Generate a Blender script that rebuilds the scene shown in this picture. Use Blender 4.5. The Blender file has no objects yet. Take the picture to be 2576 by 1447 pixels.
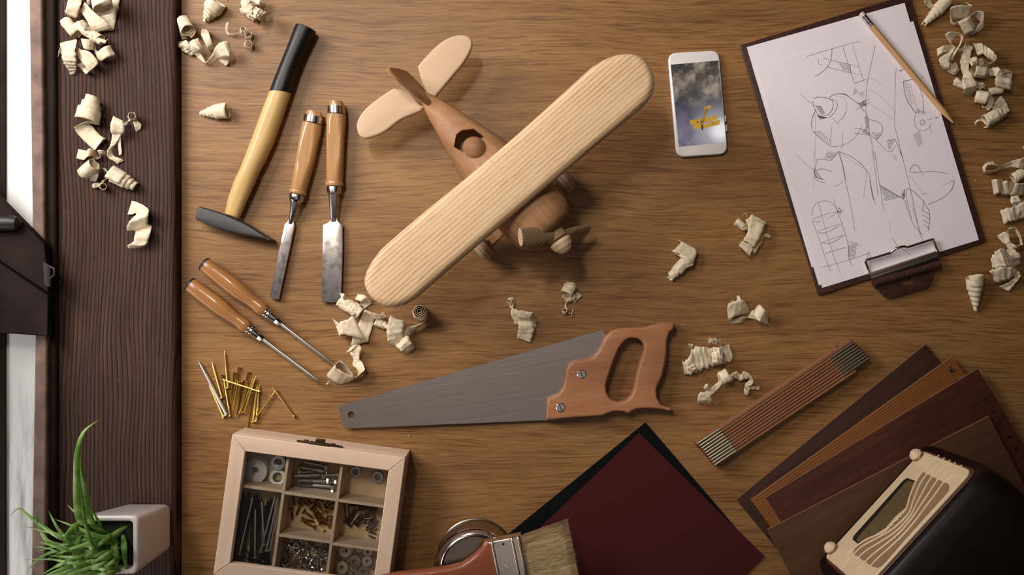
import bpy, bmesh, math, random
from math import pi, sin, cos, radians, sqrt, atan2
from mathutils import Vector, Matrix, noise
random.seed(7)
SC = bpy.context.scene
COL = SC.collection
H = 1.2            # camera height above the table top (z = 0)
S = 0.0005         # metres on the table top per photograph pixel
V = Vector
def P(x, y, z=0.0):
    k = S * (H - z) / H
    return V(((x - 1288) * k, (723.5 - y) * k, z))
def crop(x0, y0, s):
    return lambda x, y: (x0 + x / s, y0 + y / s)
C0 = crop(0, 0, 3.617); C1 = crop(0, 400, 3.617); C2 = crop(0, 750, 3.617); C3 = crop(0, 1047, 3.617)
C4 = crop(440, 0, 3.617); C5 = crop(440, 400, 3.617); C6 = crop(440, 750, 3.617); C7 = crop(500, 1047, 3.617)
CW1 = crop(860, 60, 3.0667); CW2 = crop(860, 400, 3.0667); CSAW = crop(820, 750, 2.7404)
CSP = crop(1000, 1040, 2.683); CPH = crop(1640, 80, 4.133); CB1 = crop(1840, 0, 3.5); CB2 = crop(1840, 380, 3.446)
CR = crop(1700, 800, 2.236); CRAD = crop(2050, 1110, 4.2947); CRD2 = crop(2100, 1150, 4.871); CBR = crop(1080, 1290, 6.133)
CRU = crop(1740, 840, 4.1333); CCL = crop(2160, 580, 7.617); CID = crop(0, 0, 1)

# ------------------------------------------------------------------ materials
MATS = {}
def nodes(name):
    m = bpy.data.materials.new(name); m.use_nodes = True
    nt = m.node_tree; b = nt.nodes['Principled BSDF']
    MATS[name] = m
    return m, nt, b
def N(nt, t, **kw):
    n = nt.nodes.new(t)
    for k, v in kw.items():
        if k in n.inputs: n.inputs[k].default_value = v
        else: setattr(n, k, v)
    return n
def lin(c):
    if isinstance(c, (tuple, list)) and max(c) > 1.0:
        c = [x / 255 for x in c]
        c = [x / 12.92 if x <= .04045 else ((x + .055) / 1.055) ** 2.4 for x in c]
    return (*c[:3], 1.0)
def ramp(nt, stops, fac=None):
    r = N(nt, 'ShaderNodeValToRGB')
    el = r.color_ramp.elements
    while len(el) < len(stops): el.new(0.5)
    for e, (p, c) in zip(el, stops):
        e.position = p; e.color = lin(c)
    if fac is not None: nt.links.new(fac, r.inputs[0])
    return r
def coords(nt, ang=0.0, scale=(1, 1, 1), space='Object'):
    tc = N(nt, 'ShaderNodeTexCoord')
    a = N(nt, 'ShaderNodeMapping'); a.inputs['Rotation'].default_value = (0, 0, -ang)
    nt.links.new(tc.outputs[space], a.inputs[0])
    b = N(nt, 'ShaderNodeMapping'); b.inputs['Scale'].default_value = scale
    nt.links.new(a.outputs[0], b.inputs[0])
    return b.outputs[0], a.outputs[0]
def mixc(nt, fac, a, b, mode='MIX'):
    m = N(nt, 'ShaderNodeMix', data_type='RGBA', blend_type=mode)
    for i, v in ((0, fac), (6, a), (7, b)):
        if hasattr(v, 'links') or hasattr(v, 'is_linked'): nt.links.new(v, m.inputs[i])
        else: m.inputs[i].default_value = v if i == 0 else lin(v)
    return m.outputs[2]
def plain(name, col, rough=.5, metal=0.0, noise_amt=0.0, nscale=60, bump=0.0, coat=0.0, spec=None):
    m, nt, b = nodes(name)
    b.inputs['Roughness'].default_value = rough; b.inputs['Metallic'].default_value = metal
    b.inputs['Coat Weight'].default_value = coat
    if spec is not None: b.inputs['Specular IOR Level'].default_value = spec
    b.inputs['Base Color'].default_value = lin(col)
    if noise_amt or bump:
        co, _ = coords(nt)
        n = N(nt, 'ShaderNodeTexNoise', Scale=nscale, Detail=6.0)
        nt.links.new(co, n.inputs['Vector'])
        if noise_amt:
            c = lin(col)
            lo = tuple(x * (1 - noise_amt) for x in c[:3]); hi = tuple(min(1, x * (1 + noise_amt)) for x in c[:3])
            r = ramp(nt, [(.3, lo), (.7, hi)], n.outputs[0])
            nt.links.new(r.outputs[0], b.inputs['Base Color'])
        if bump:
            bp = N(nt, 'ShaderNodeBump', Strength=bump, Distance=.001)
            nt.links.new(n.outputs[0], bp.inputs['Height']); nt.links.new(bp.outputs[0], b.inputs['Normal'])
    return m
def wood(name, dark, light, ang=0.0, rough=.45, freq=1.0, contrast=1.0, pores=0.0, porecol=None, along=9, coat=0.0, warp=.004, bump=.15, patch=.3):
    """streaky long grain running along `ang` in the horizontal plane"""
    m, nt, b = nodes(name)
    b.inputs['Roughness'].default_value = rough; b.inputs['Coat Weight'].default_value = coat; b.inputs['Specular IOR Level'].default_value = .25
    _, rot = coords(nt, ang)
    wn = N(nt, 'ShaderNodeTexNoise', Scale=9.0, Detail=2.0); nt.links.new(rot, wn.inputs['Vector'])
    sub = N(nt, 'ShaderNodeVectorMath', operation='SUBTRACT'); sub.inputs[1].default_value = (.5, .5, .5)
    nt.links.new(wn.outputs['Color'], sub.inputs[0])
    sc = N(nt, 'ShaderNodeVectorMath', operation='MULTIPLY'); sc.inputs[1].default_value = (0, warp * 2, warp * 2)
    nt.links.new(sub.outputs[0], sc.inputs[0])
    ad = N(nt, 'ShaderNodeVectorMath', operation='ADD')
    nt.links.new(rot, ad.inputs[0]); nt.links.new(sc.outputs[0], ad.inputs[1])
    def streak(sx, sy, detail, rough_=.55):
        mp = N(nt, 'ShaderNodeMapping'); mp.inputs['Scale'].default_value = (sx, sy, sy)
        nt.links.new(ad.outputs[0], mp.inputs[0])
        n = N(nt, 'ShaderNodeTexNoise', Scale=1.0, Detail=detail, Roughness=rough_)
        nt.links.new(mp.outputs[0], n.inputs['Vector'])
        return n.outputs[0]
    f1 = streak(along * .45, 110 * freq, 5)
    w = .22 / contrast
    r1 = ramp(nt, [(max(0, .5 - w), dark), (min(1, .5 + w), light)], f1)
    colr = r1.outputs[0]
    if patch:
        f3 = streak(3, 14 * freq, 3)
        r3 = ramp(nt, [(.3, (1 - patch,) * 3), (.7, (1 + 0 * patch,) * 3)], f3)
        colr = mixc(nt, 1.0, colr, r3.outputs[0], 'MULTIPLY')
    if pores:
        f2 = streak(along * 1.6, 420 * freq, 3)
        r2 = ramp(nt, [(.52, (0, 0, 0)), (.64, (1, 1, 1))], f2)
        mu = N(nt, 'ShaderNodeMath', operation='MULTIPLY'); mu.inputs[1].default_value = pores
        nt.links.new(r2.outputs[0], mu.inputs[0])
        colr = mixc(nt, mu.outputs[0], colr, porecol or dark)
    nt.links.new(colr, b.inputs['Base Color'])
    if bump:
        bp = N(nt, 'ShaderNodeBump', Strength=bump, Distance=.0006)
        nt.links.new(f1, bp.inputs['Height']); nt.links.new(bp.outputs[0], b.inputs['Normal'])
    return m
def banded(name, dark, light, ang, period, rough=.5, distort=1.2, axis='Y', sharp=.5, nscale=5.0, bump=.15, extra=None):
    """growth-ring stripes (period in metres) running along `ang`"""
    m, nt, b = nodes(name)
    b.inputs['Roughness'].default_value = rough; b.inputs['Specular IOR Level'].default_value = .25
    _, rot = coords(nt, ang)
    mp = N(nt, 'ShaderNodeMapping'); mp.inputs['Scale'].default_value = (.12, 1, 1) if axis == 'Y' else (1, 1, 1)
    nt.links.new(rot, mp.inputs[0])
    wv = N(nt, 'ShaderNodeTexWave', wave_type='BANDS', bands_direction=axis, wave_profile='SAW')
    wv.inputs['Scale'].default_value = 2 * pi / (20 * period)
    wv.inputs['Distortion'].default_value = distort; wv.inputs['Detail'].default_value = 2.0
    wv.inputs['Detail Scale'].default_value = nscale
    nt.links.new(mp.outputs[0], wv.inputs[0])
    r = ramp(nt, [(0, light), (sharp, light), (.86, dark), (1, light)], wv.outputs[0])
    mp2 = N(nt, 'ShaderNodeMapping'); mp2.inputs['Scale'].default_value = (14, 500, 500)
    nt.links.new(rot, mp2.inputs[0])
    n = N(nt, 'ShaderNodeTexNoise', Scale=1.0, Detail=3.0); nt.links.new(mp2.outputs[0], n.inputs['Vector'])
    rr = ramp(nt, [(.3, (.86, .84, .8)), (.65, (1, 1, 1))], n.outputs[0])
    col = mixc(nt, 1.0, r.outputs[0], rr.outputs[0], 'MULTIPLY')
    mp3 = N(nt, 'ShaderNodeMapping'); mp3.inputs['Scale'].default_value = (5, 30, 30)
    nt.links.new(rot, mp3.inputs[0])
    n3 = N(nt, 'ShaderNodeTexNoise', Scale=1.0, Detail=2.0); nt.links.new(mp3.outputs[0], n3.inputs['Vector'])
    r3 = ramp(nt, [(.35, (0, 0, 0)), (.65, (1, 1, 1))], n3.outputs[0])
    mu = N(nt, 'ShaderNodeMath', operation='MULTIPLY'); mu.inputs[1].default_value = .55
    nt.links.new(r3.outputs[0], mu.inputs[0])
    col = mixc(nt, mu.outputs[0], col, light)
    nt.links.new(col, b.inputs['Base Color'])
    if bump:
        bp = N(nt, 'ShaderNodeBump', Strength=bump, Distance=.0006)
        nt.links.new(wv.outputs[0], bp.inputs['Height']); nt.links.new(bp.outputs[0], b.inputs['Normal'])
    return m

# ------------------------------------------------------------------ mesh helpers
class MB:
    def __init__(self): self.v = []; self.f = []; self.mi = []
    def add(self, verts, faces, mi=0):
        o = len(self.v); self.v += [V(p) for p in verts]
        self.f += [tuple(i + o for i in f) for f in faces]; self.mi += [mi] * len(faces)
        return self
    def loft(self, rings, cap0=True, cap1=True, mi=0, closed=False):
        n = len(rings[0]); vs = [p for r in rings for p in r]; fs = []
        m = len(rings)
        for i in range(m if closed else m - 1):
            a = i * n; b = ((i + 1) % m) * n
            for j in range(n):
                k = (j + 1) % n
                fs.append((a + j, a + k, b + k, b + j))
        if not closed:
            if cap0: fs.append(tuple(reversed(range(n))))
            if cap1: fs.append(tuple((m - 1) * n + j for j in range(n)))
        return self.add(vs, fs, mi)
    def box(self, c, ax, ay, az, mi=0):
        c, ax, ay, az = V(c), V(ax), V(ay), V(az)
        vs = [c + ax * i + ay * j + az * k for k in (-1, 1) for i, j in ((-1, -1), (1, -1), (1, 1), (-1, 1))]
        return self.add(vs, [(3, 2, 1, 0), (4, 5, 6, 7), (0, 1, 5, 4), (1, 2, 6, 5), (2, 3, 7, 6), (3, 0, 4, 7)], mi)
    def bar(self, p, q, w, z0, z1, mi=0):
        p, q = V(p), V(q); d = (q - p); d.z = 0; n = V((-d.y, d.x, 0)).normalized() * w / 2
        c = (p + q) / 2; c.z = (z0 + z1) / 2
        return self.box(c, d / 2, n, V((0, 0, (z1 - z0) / 2)), mi)
    def prism(self, pts, z0, z1, mi=0):
        a = [V((p[0], p[1], z0)) for p in pts]; b = [V((p[0], p[1], z1)) for p in pts]
        return self.loft([a, b], mi=mi)
    def tube(self, pts, r, n=10, mi=0, closed=False, caps=True):
        pts = [V(p) for p in pts]; m = len(pts); rings = []
        up = None
        for i, p in enumerate(pts):
            t = (pts[(i + 1) % m] - pts[i - 1]) if closed or 0 < i < m - 1 else (pts[1] - pts[0] if i == 0 else pts[-1] - pts[-2])
            t.normalize()
            if up is None: up = t.orthogonal().normalized()
            up = (up - t * up.dot(t)).normalized(); s = t.cross(up)
            rr = r[i] if isinstance(r, (list, tuple)) else r
            rings.append([p + (up * cos(a) + s * sin(a)) * rr for a in [2 * pi * k / n for k in range(n)]])
        return self.loft(rings, caps, caps, mi, closed)
    def lathe(self, c, axis, prof, n=32, mi=0, cap0=True, cap1=True):
        """prof: list of (distance along axis, radius)"""
        c, axis = V(c), V(axis).normalized(); e = axis.orthogonal().normalized(); g = axis.cross(e)
        rings = [[c + axis * t + (e * cos(a) + g * sin(a)) * max(r, 1e-6) for a in [2 * pi * k / n for k in range(n)]] for t, r in prof]
        return self.loft(rings, cap0, cap1, mi)
    def mesh(self, name, origin=(0, 0, 0)):
        me = bpy.data.meshes.new(name); o = V(origin)
        me.from_pydata([p - o for p in self.v], [], self.f)
        me.polygons.foreach_set('material_index', self.mi)
        me.update()
        bm = bmesh.new(); bm.from_mesh(me); bmesh.ops.recalc_face_normals(bm, faces=bm.faces); bm.to_mesh(me); bm.free()
        return me
def lr(sections, n=20, e=2.0):
    """rings from (lx,ly,rx,ry,zc,hz): silhouette points in photograph pixels at height zc, vertical half height hz"""
    rings = []
    for s in sections:
        lx, ly, rx, ry, zc, hz = s[:6]; ee = s[6] if len(s) > 6 else e
        a, b = P(lx, ly, zc), P(rx, ry, zc); c = (a + b) / 2; h = (b - a) / 2; u = V((0, 0, hz))
        r = []
        for k in range(n):
            t = 2 * pi * (k + .5) / n; x, y = cos(t), sin(t)
            x = math.copysign(abs(x) ** (2 / ee), x); y = math.copysign(abs(y) ** (2 / ee), y)
            if len(s) > 7: x, y = max(-s[7] - .06, min(s[7] + .06, x)), max(-s[7], min(s[7], y))
            r.append(c + h * x + u * y)
        rings.append(r)
    return rings
def root_loc(parent):
    l = V((0, 0, 0))
    while parent is not None: l += parent.location; parent = parent.parent
    return l
def finish(me, mat, angle=35):
    for m in (mat if isinstance(mat, (list, tuple)) else [mat]): me.materials.append(m)
    if angle is None: me.shade_flat()
    else:
        me.shade_smooth(); me.set_sharp_from_angle(angle=radians(angle))
def part(name, mb, mat, parent=None, angle=35, label=None, bevel=0.0):
    """one mesh object; top-level when parent is None"""
    if parent is not None: o0 = root_loc(parent)
    else:
        xs = [p.x for p in mb.v]; ys = [p.y for p in mb.v]
        o0 = V(((min(xs) + max(xs)) / 2, (min(ys) + max(ys)) / 2, min(p.z for p in mb.v)))
    me = mb.mesh(name, o0); finish(me, mat, angle)
    ob = bpy.data.objects.new(name, me); COL.objects.link(ob)
    if parent is None: ob.location = o0
    else: ob.parent = parent
    if label: ob['label'] = label
    if bevel:
        md = ob.modifiers.new('edge', 'BEVEL'); md.width = bevel; md.segments = 2; md.limit_method = 'ANGLE'; md.angle_limit = radians(40)
    return ob
def tag(o, label, cat, group=None, kind=None):
    if label: o['label'] = label
    if cat: o['category'] = cat
    if group: o['group'] = group
    if kind: o['kind'] = kind
    return o
def thing(name, label, cat, loc, group=None, kind=None):
    o = bpy.data.objects.new(name, None); COL.objects.link(o); o.location = loc; o.empty_display_size = .02
    return tag(o, label, cat, group, kind)
def flat(polys, z0, z1, bevel=0.0, res=3, world=False, spline=False):
    """plate with holes: polys are pixel outlines seen at the plate's top z1, edges rounded by `bevel`"""
    cu = bpy.data.curves.new('outline', 'CURVE'); cu.dimensions = '2D'; cu.fill_mode = 'BOTH'
    th = z1 - z0
    cu.extrude = max(th / 2 - bevel, 0); cu.bevel_depth = bevel; cu.bevel_resolution = res; cu.offset = -bevel
    for poly in polys:
        pts = [V(p) if world else P(p[0], p[1], z1) for p in poly]
        if spline: pts = smooth_closed(pts, spline)
        sp = cu.splines.new('POLY'); sp.points.add(len(pts) - 1); sp.use_cyclic_u = True
        for q, p in zip(sp.points, pts): q.co = (p.x, p.y, 0, 1)
    ob = bpy.data.objects.new('outline', cu); COL.objects.link(ob)
    dg = bpy.context.evaluated_depsgraph_get(); dg.update()
    me = bpy.data.meshes.new_from_object(ob.evaluated_get(dg))
    bm = bmesh.new(); bm.from_mesh(me); bmesh.ops.remove_doubles(bm, verts=bm.verts, dist=1e-6); bm.verts.index_update()
    mb = MB(); mb.add([v.co + V((0, 0, (z0 + z1) / 2)) for v in bm.verts], [tuple(v.index for v in f.verts) for f in bm.faces])
    bm.free()
    bpy.data.objects.remove(ob); bpy.data.curves.remove(cu); bpy.data.meshes.remove(me)
    return mb
def catmull(pts, k, closed=False):
    n = len(pts); out = []
    for i in range(n if closed else n - 1):
        p0 = pts[(i - 1) % n] if closed or i > 0 else pts[0] * 2 - pts[1]
        p1 = pts[i]; p2 = pts[(i + 1) % n]
        p3 = pts[(i + 2) % n] if closed or i + 2 < n else pts[-1] * 2 - pts[-2]
        for j in range(k):
            t = j / k
            out.append(.5 * (2 * p1 + (p2 - p0) * t + (2 * p0 - 5 * p1 + 4 * p2 - p3) * t * t + (3 * p1 - p0 - 3 * p2 + p3) * t ** 3))
    if not closed: out.append(pts[-1])
    return out
def smooth_closed(pts, k): return catmull([V(p) for p in pts], k, True)
def round_poly(pts, r, n=5):
    out = []; m = len(pts); pts = [V((p[0], p[1])) for p in pts]
    for i in range(m):
        p = pts[i]; a = (pts[i - 1] - p).normalized(); b = (pts[(i + 1) % m] - p).normalized()
        rr = r[i] if isinstance(r, (list, tuple)) else r
        s, e = p + a * rr, p + b * rr
        for j in range(n + 1):
            t = j / n; q = s * (1 - t) ** 2 + p * 2 * t * (1 - t) + e * t * t
            out.append((q.x, q.y))
    return out
# ------------------------------------------------------------------ material set
M_table = None
def table_mat():
    m, nt, b = nodes('oak_veneer')
    b.inputs['Roughness'].default_value = .45; b.inputs['Specular IOR Level'].default_value = .35
    _, rot = coords(nt, 0)
    # slow meander of the grain
    mpw = N(nt, 'ShaderNodeMapping'); mpw.inputs['Scale'].default_value = (2.6, 6.5, 1)
    nt.links.new(rot, mpw.inputs[0])
    wn = N(nt, 'ShaderNodeTexNoise', Scale=1.0, Detail=3.0, Roughness=.45); nt.links.new(mpw.outputs[0], wn.inputs['Vector'])
    sub = N(nt, 'ShaderNodeVectorMath', operation='SUBTRACT'); sub.inputs[1].default_value = (.5, .5, .5)
    nt.links.new(wn.outputs['Color'], sub.inputs[0])
    sc = N(nt, 'ShaderNodeVectorMath', operation='MULTIPLY'); sc.inputs[1].default_value = (0, .05, 0)
    nt.links.new(sub.outputs[0], sc.inputs[0])
    ad = N(nt, 'ShaderNodeVectorMath', operation='ADD'); nt.links.new(rot, ad.inputs[0]); nt.links.new(sc.outputs[0], ad.inputs[1])
    def streak(sx, sy, detail, r=.5, off=0):
        mp = N(nt, 'ShaderNodeMapping'); mp.inputs['Scale'].default_value = (sx, sy, 1); mp.inputs['Location'].default_value = (off, off, 0)
        nt.links.new(ad.outputs[0], mp.inputs[0])
        n = N(nt, 'ShaderNodeTexNoise', Scale=1.0, Detail=detail, Roughness=r); nt.links.new(mp.outputs[0], n.inputs['Vector'])
        return n.outputs[0]
    broad = streak(2.2, 16, 3)
    base = ramp(nt, [(.3, (137, 99, 60)), (.5, (151, 111, 67)), (.7, (163, 121, 72))], broad)
    mid = streak(7, 150, 4, .55, 3.1)
    r2 = ramp(nt, [(.34, (.78, .72, .67)), (.58, (1, 1, 1))], mid)
    c = mixc(nt, .85, base.outputs[0], r2.outputs[0], 'MULTIPLY')
    vfine = streak(45, 1300, 2, .5, 1.3)
    r4 = ramp(nt, [(.42, (.72, .67, .62)), (.58, (1, 1, 1))], vfine)
    c = mixc(nt, .8, c, r4.outputs[0], 'MULTIPLY')
    fine = streak(19, 560, 3, .5, 7.7)
    r3 = ramp(nt, [(.52, (1, 1, 1)), (.66, (.56, .47, .40))], fine)
    c = mixc(nt, .9, c, r3.outputs[0], 'MULTIPLY')
    nt.links.new(c, b.inputs['Base Color'])
    bp = N(nt, 'ShaderNodeBump', Strength=.12, Distance=.0005)
    nt.links.new(mid, bp.inputs['Height']); nt.links.new(bp.outputs[0], b.inputs['Normal'])
    return m
def sill_mat():
    m, nt, b = nodes('weathered_dark_pine')
    b.inputs['Roughness'].default_value = .7; b.inputs['Specular IOR Level'].default_value = .12
    _, rot = coords(nt, 0)
    mpw = N(nt, 'ShaderNodeMapping'); mpw.inputs['Scale'].default_value = (6, 2.2, 1); nt.links.new(rot, mpw.inputs[0])
    wn = N(nt, 'ShaderNodeTexNoise', Scale=1.0, Detail=2.0); nt.links.new(mpw.outputs[0], wn.inputs['Vector'])
    sub = N(nt, 'ShaderNodeVectorMath', operation='SUBTRACT'); sub.inputs[1].default_value = (.5, .5, .5); nt.links.new(wn.outputs['Color'], sub.inputs[0])
    sc = N(nt, 'ShaderNodeVectorMath', operation='MULTIPLY'); sc.inputs[1].default_value = (.05, 0, 0); nt.links.new(sub.outputs[0], sc.inputs[0])
    ad = N(nt, 'ShaderNodeVectorMath', operation='ADD'); nt.links.new(rot, ad.inputs[0]); nt.links.new(sc.outputs[0], ad.inputs[1])
    wv = N(nt, 'ShaderNodeTexWave', wave_type='BANDS', bands_direction='X', wave_profile='SAW')
    wv.inputs['Scale'].default_value = 2 * pi / (20 * .0052); wv.inputs['Distortion'].default_value = .7; wv.inputs['Detail Scale'].default_value = 8.0
    mp0 = N(nt, 'ShaderNodeMapping'); mp0.inputs['Scale'].default_value = (1, .15, 1); nt.links.new(ad.outputs[0], mp0.inputs[0])
    nt.links.new(mp0.outputs[0], wv.inputs[0])
    r = ramp(nt, [(0, (84, 61, 51)), (.6, (74, 53, 44)), (.86, (28, 18, 15)), (1, (78, 57, 48))], wv.outputs[0])
    mp = N(nt, 'ShaderNodeMapping'); mp.inputs['Scale'].default_value = (260, 9, 1); nt.links.new(ad.outputs[0], mp.inputs[0])
    n = N(nt, 'ShaderNodeTexNoise', Scale=1.0, Detail=5.0, Roughness=.6); nt.links.new(mp.outputs[0], n.inputs['Vector'])
    r2 = ramp(nt, [(.3, (.45, .42, .42)), (.65, (1.0, 1, 1))], n.outputs[0])
    c = mixc(nt, .9, r.outputs[0], r2.outputs[0], 'MULTIPLY')
    n3 = N(nt, 'ShaderNodeTexNoise', Scale=260.0, Detail=3.0); nt.links.new(rot, n3.inputs['Vector'])
    r3 = ramp(nt, [(.74, (0, 0, 0)), (.8, (.5, .5, .5))], n3.outputs[0])
    c = mixc(nt, r3.outputs[0], c, (170, 150, 140))
    nt.links.new(c, b.inputs['Base Color'])
    bp = N(nt, 'ShaderNodeBump', Strength=.45, Distance=.0012); nt.links.new(wv.outputs[0], bp.inputs['Height'])
    nt.links.new(bp.outputs[0], b.inputs['Normal'])
    return m
def shaving_mat():
    m, nt, b = nodes('pine_shaving')
    b.inputs['Roughness'].default_value = .6
    co, _ = coords(nt, 0, (1, 1, 1))
    n = N(nt, 'ShaderNodeTexNoise', Scale=220.0, Detail=5.0, Roughness=.65); nt.links.new(co, n.inputs['Vector'])
    r = ramp(nt, [(.32, (226, 203, 168)), (.62, (248, 234, 208))], n.outputs[0])
    nt.links.new(r.outputs[0], b.inputs['Base Color'])
    tr = N(nt, 'ShaderNodeBsdfTranslucent'); nt.links.new(r.outputs[0], tr.inputs[0])
    mx = N(nt, 'ShaderNodeMixShader'); mx.inputs[0].default_value = .15
    out = [x for x in nt.nodes if x.type == 'OUTPUT_MATERIAL'][0]
    nt.links.new(b.outputs[0], mx.inputs[1]); nt.links.new(tr.outputs[0], mx.inputs[2]); nt.links.new(mx.outputs[0], out.inputs[0])
    bp = N(nt, 'ShaderNodeBump', Strength=.45, Distance=.001); nt.links.new(n.outputs[0], bp.inputs['Height']); nt.links.new(bp.outputs[0], b.inputs['Normal'])
    return m
def leaf_mat():
    m, nt, b = nodes('grass_leaf')
    b.inputs['Roughness'].default_value = .34
    co, _ = coords(nt)
    n = N(nt, 'ShaderNodeTexNoise', Scale=40.0, Detail=3.0); nt.links.new(co, n.inputs['Vector'])
    r = ramp(nt, [(.3, (110, 160, 66)), (.5, (156, 200, 96)), (.72, (208, 230, 156))], n.outputs[0])
    nt.links.new(r.outputs[0], b.inputs['Base Color'])
    tr = N(nt, 'ShaderNodeBsdfTranslucent'); nt.links.new(r.outputs[0], tr.inputs[0])
    mx = N(nt, 'ShaderNodeMixShader'); mx.inputs[0].default_value = .4
    out = [x for x in nt.nodes if x.type == 'OUTPUT_MATERIAL'][0]
    nt.links.new(b.outputs[0], mx.inputs[1]); nt.links.new(tr.outputs[0], mx.inputs[2]); nt.links.new(mx.outputs[0], out.inputs[0])
    return m
def glass_mat():
    m, nt, b = nodes('lid_glass')
    out = [x for x in nt.nodes if x.type == 'OUTPUT_MATERIAL'][0]
    t = N(nt, 'ShaderNodeBsdfTransparent'); t.inputs[0].default_value = (.96, .97, .96, 1)
    g = N(nt, 'ShaderNodeBsdfGlossy', Roughness=.02); f = N(nt, 'ShaderNodeFresnel', IOR=1.22)
    mx = N(nt, 'ShaderNodeMixShader')
    nt.links.new(f.outputs[0], mx.inputs[0]); nt.links.new(t.outputs[0], mx.inputs[1]); nt.links.new(g.outputs[0], mx.inputs[2]); nt.links.new(mx.outputs[0], out.inputs[0])
    return m
def white_sill_mat():
    m, nt, b = nodes('dirty_white_paint')
    b.inputs['Roughness'].default_value = .6
    _, rot = coords(nt)
    mp = N(nt, 'ShaderNodeMapping'); mp.inputs['Scale'].default_value = (60, 7, 1); nt.links.new(rot, mp.inputs[0])
    n = N(nt, 'ShaderNodeTexNoise', Scale=1.0, Detail=6.0, Roughness=.65); nt.links.new(mp.outputs[0], n.inputs['Vector'])
    # grime gathers on the stretch beside the pot
    sx = N(nt, 'ShaderNodeSeparateXYZ'); nt.links.new(rot, sx.inputs[0])
    mr = N(nt, 'ShaderNodeMapRange'); mr.inputs['From Min'].default_value = -.08; mr.inputs['From Max'].default_value = -.26; nt.links.new(sx.outputs[1], mr.inputs[0])
    mu = N(nt, 'ShaderNodeMath', operation='MULTIPLY'); r = ramp(nt, [(.42, (0, 0, 0)), (.72, (1, 1, 1))], n.outputs[0])
    nt.links.new(r.outputs[0], mu.inputs[0]); nt.links.new(mr.outputs[0], mu.inputs[1])
    c = mixc(nt, mu.outputs[0], (240, 238, 236), (118, 106, 100))
    nt.links.new(c, b.inputs['Base Color'])
    return m
def metal(name, col, rough, brushed=None, spots=0.0):
    m, nt, b = nodes(name)
    b.inputs['Metallic'].default_value = 1.0; b.inputs['Roughness'].default_value = rough; b.inputs['Base Color'].default_value = lin(col)
    if brushed is not None:
        co, _ = coords(nt, brushed, (20, 900, 900))
        n = N(nt, 'ShaderNodeTexNoise', Scale=1.0, Detail=3.0); nt.links.new(co, n.inputs['Vector'])
        c = lin(col); r = ramp(nt, [(.3, tuple(x * .86 for x in c[:3])), (.7, tuple(min(1, x * 1.1) for x in c[:3]))], n.outputs[0])
        colr = r.outputs[0]
        if spots:
            n2 = N(nt, 'ShaderNodeTexNoise', Scale=90.0, Detail=4.0); tc = N(nt, 'ShaderNodeTexCoord'); nt.links.new(tc.outputs['Object'], n2.inputs['Vector'])
            r2 = ramp(nt, [(.52, (1, 1, 1)), (.6, (.62, .6, .58))], n2.outputs[0])
            colr = mixc(nt, spots, colr, r2.outputs[0], 'MULTIPLY')
        nt.links.new(colr, b.inputs['Base Color'])
        bp = N(nt, 'ShaderNodeBump', Strength=.05, Distance=.0004); nt.links.new(n.outputs[0], bp.inputs['Height']); nt.links.new(bp.outputs[0], b.inputs['Normal'])
    return m
AWING = atan2(438, 505)       # direction of the wing span in the table plane
AFUS = atan2(-.734, .679)
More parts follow.
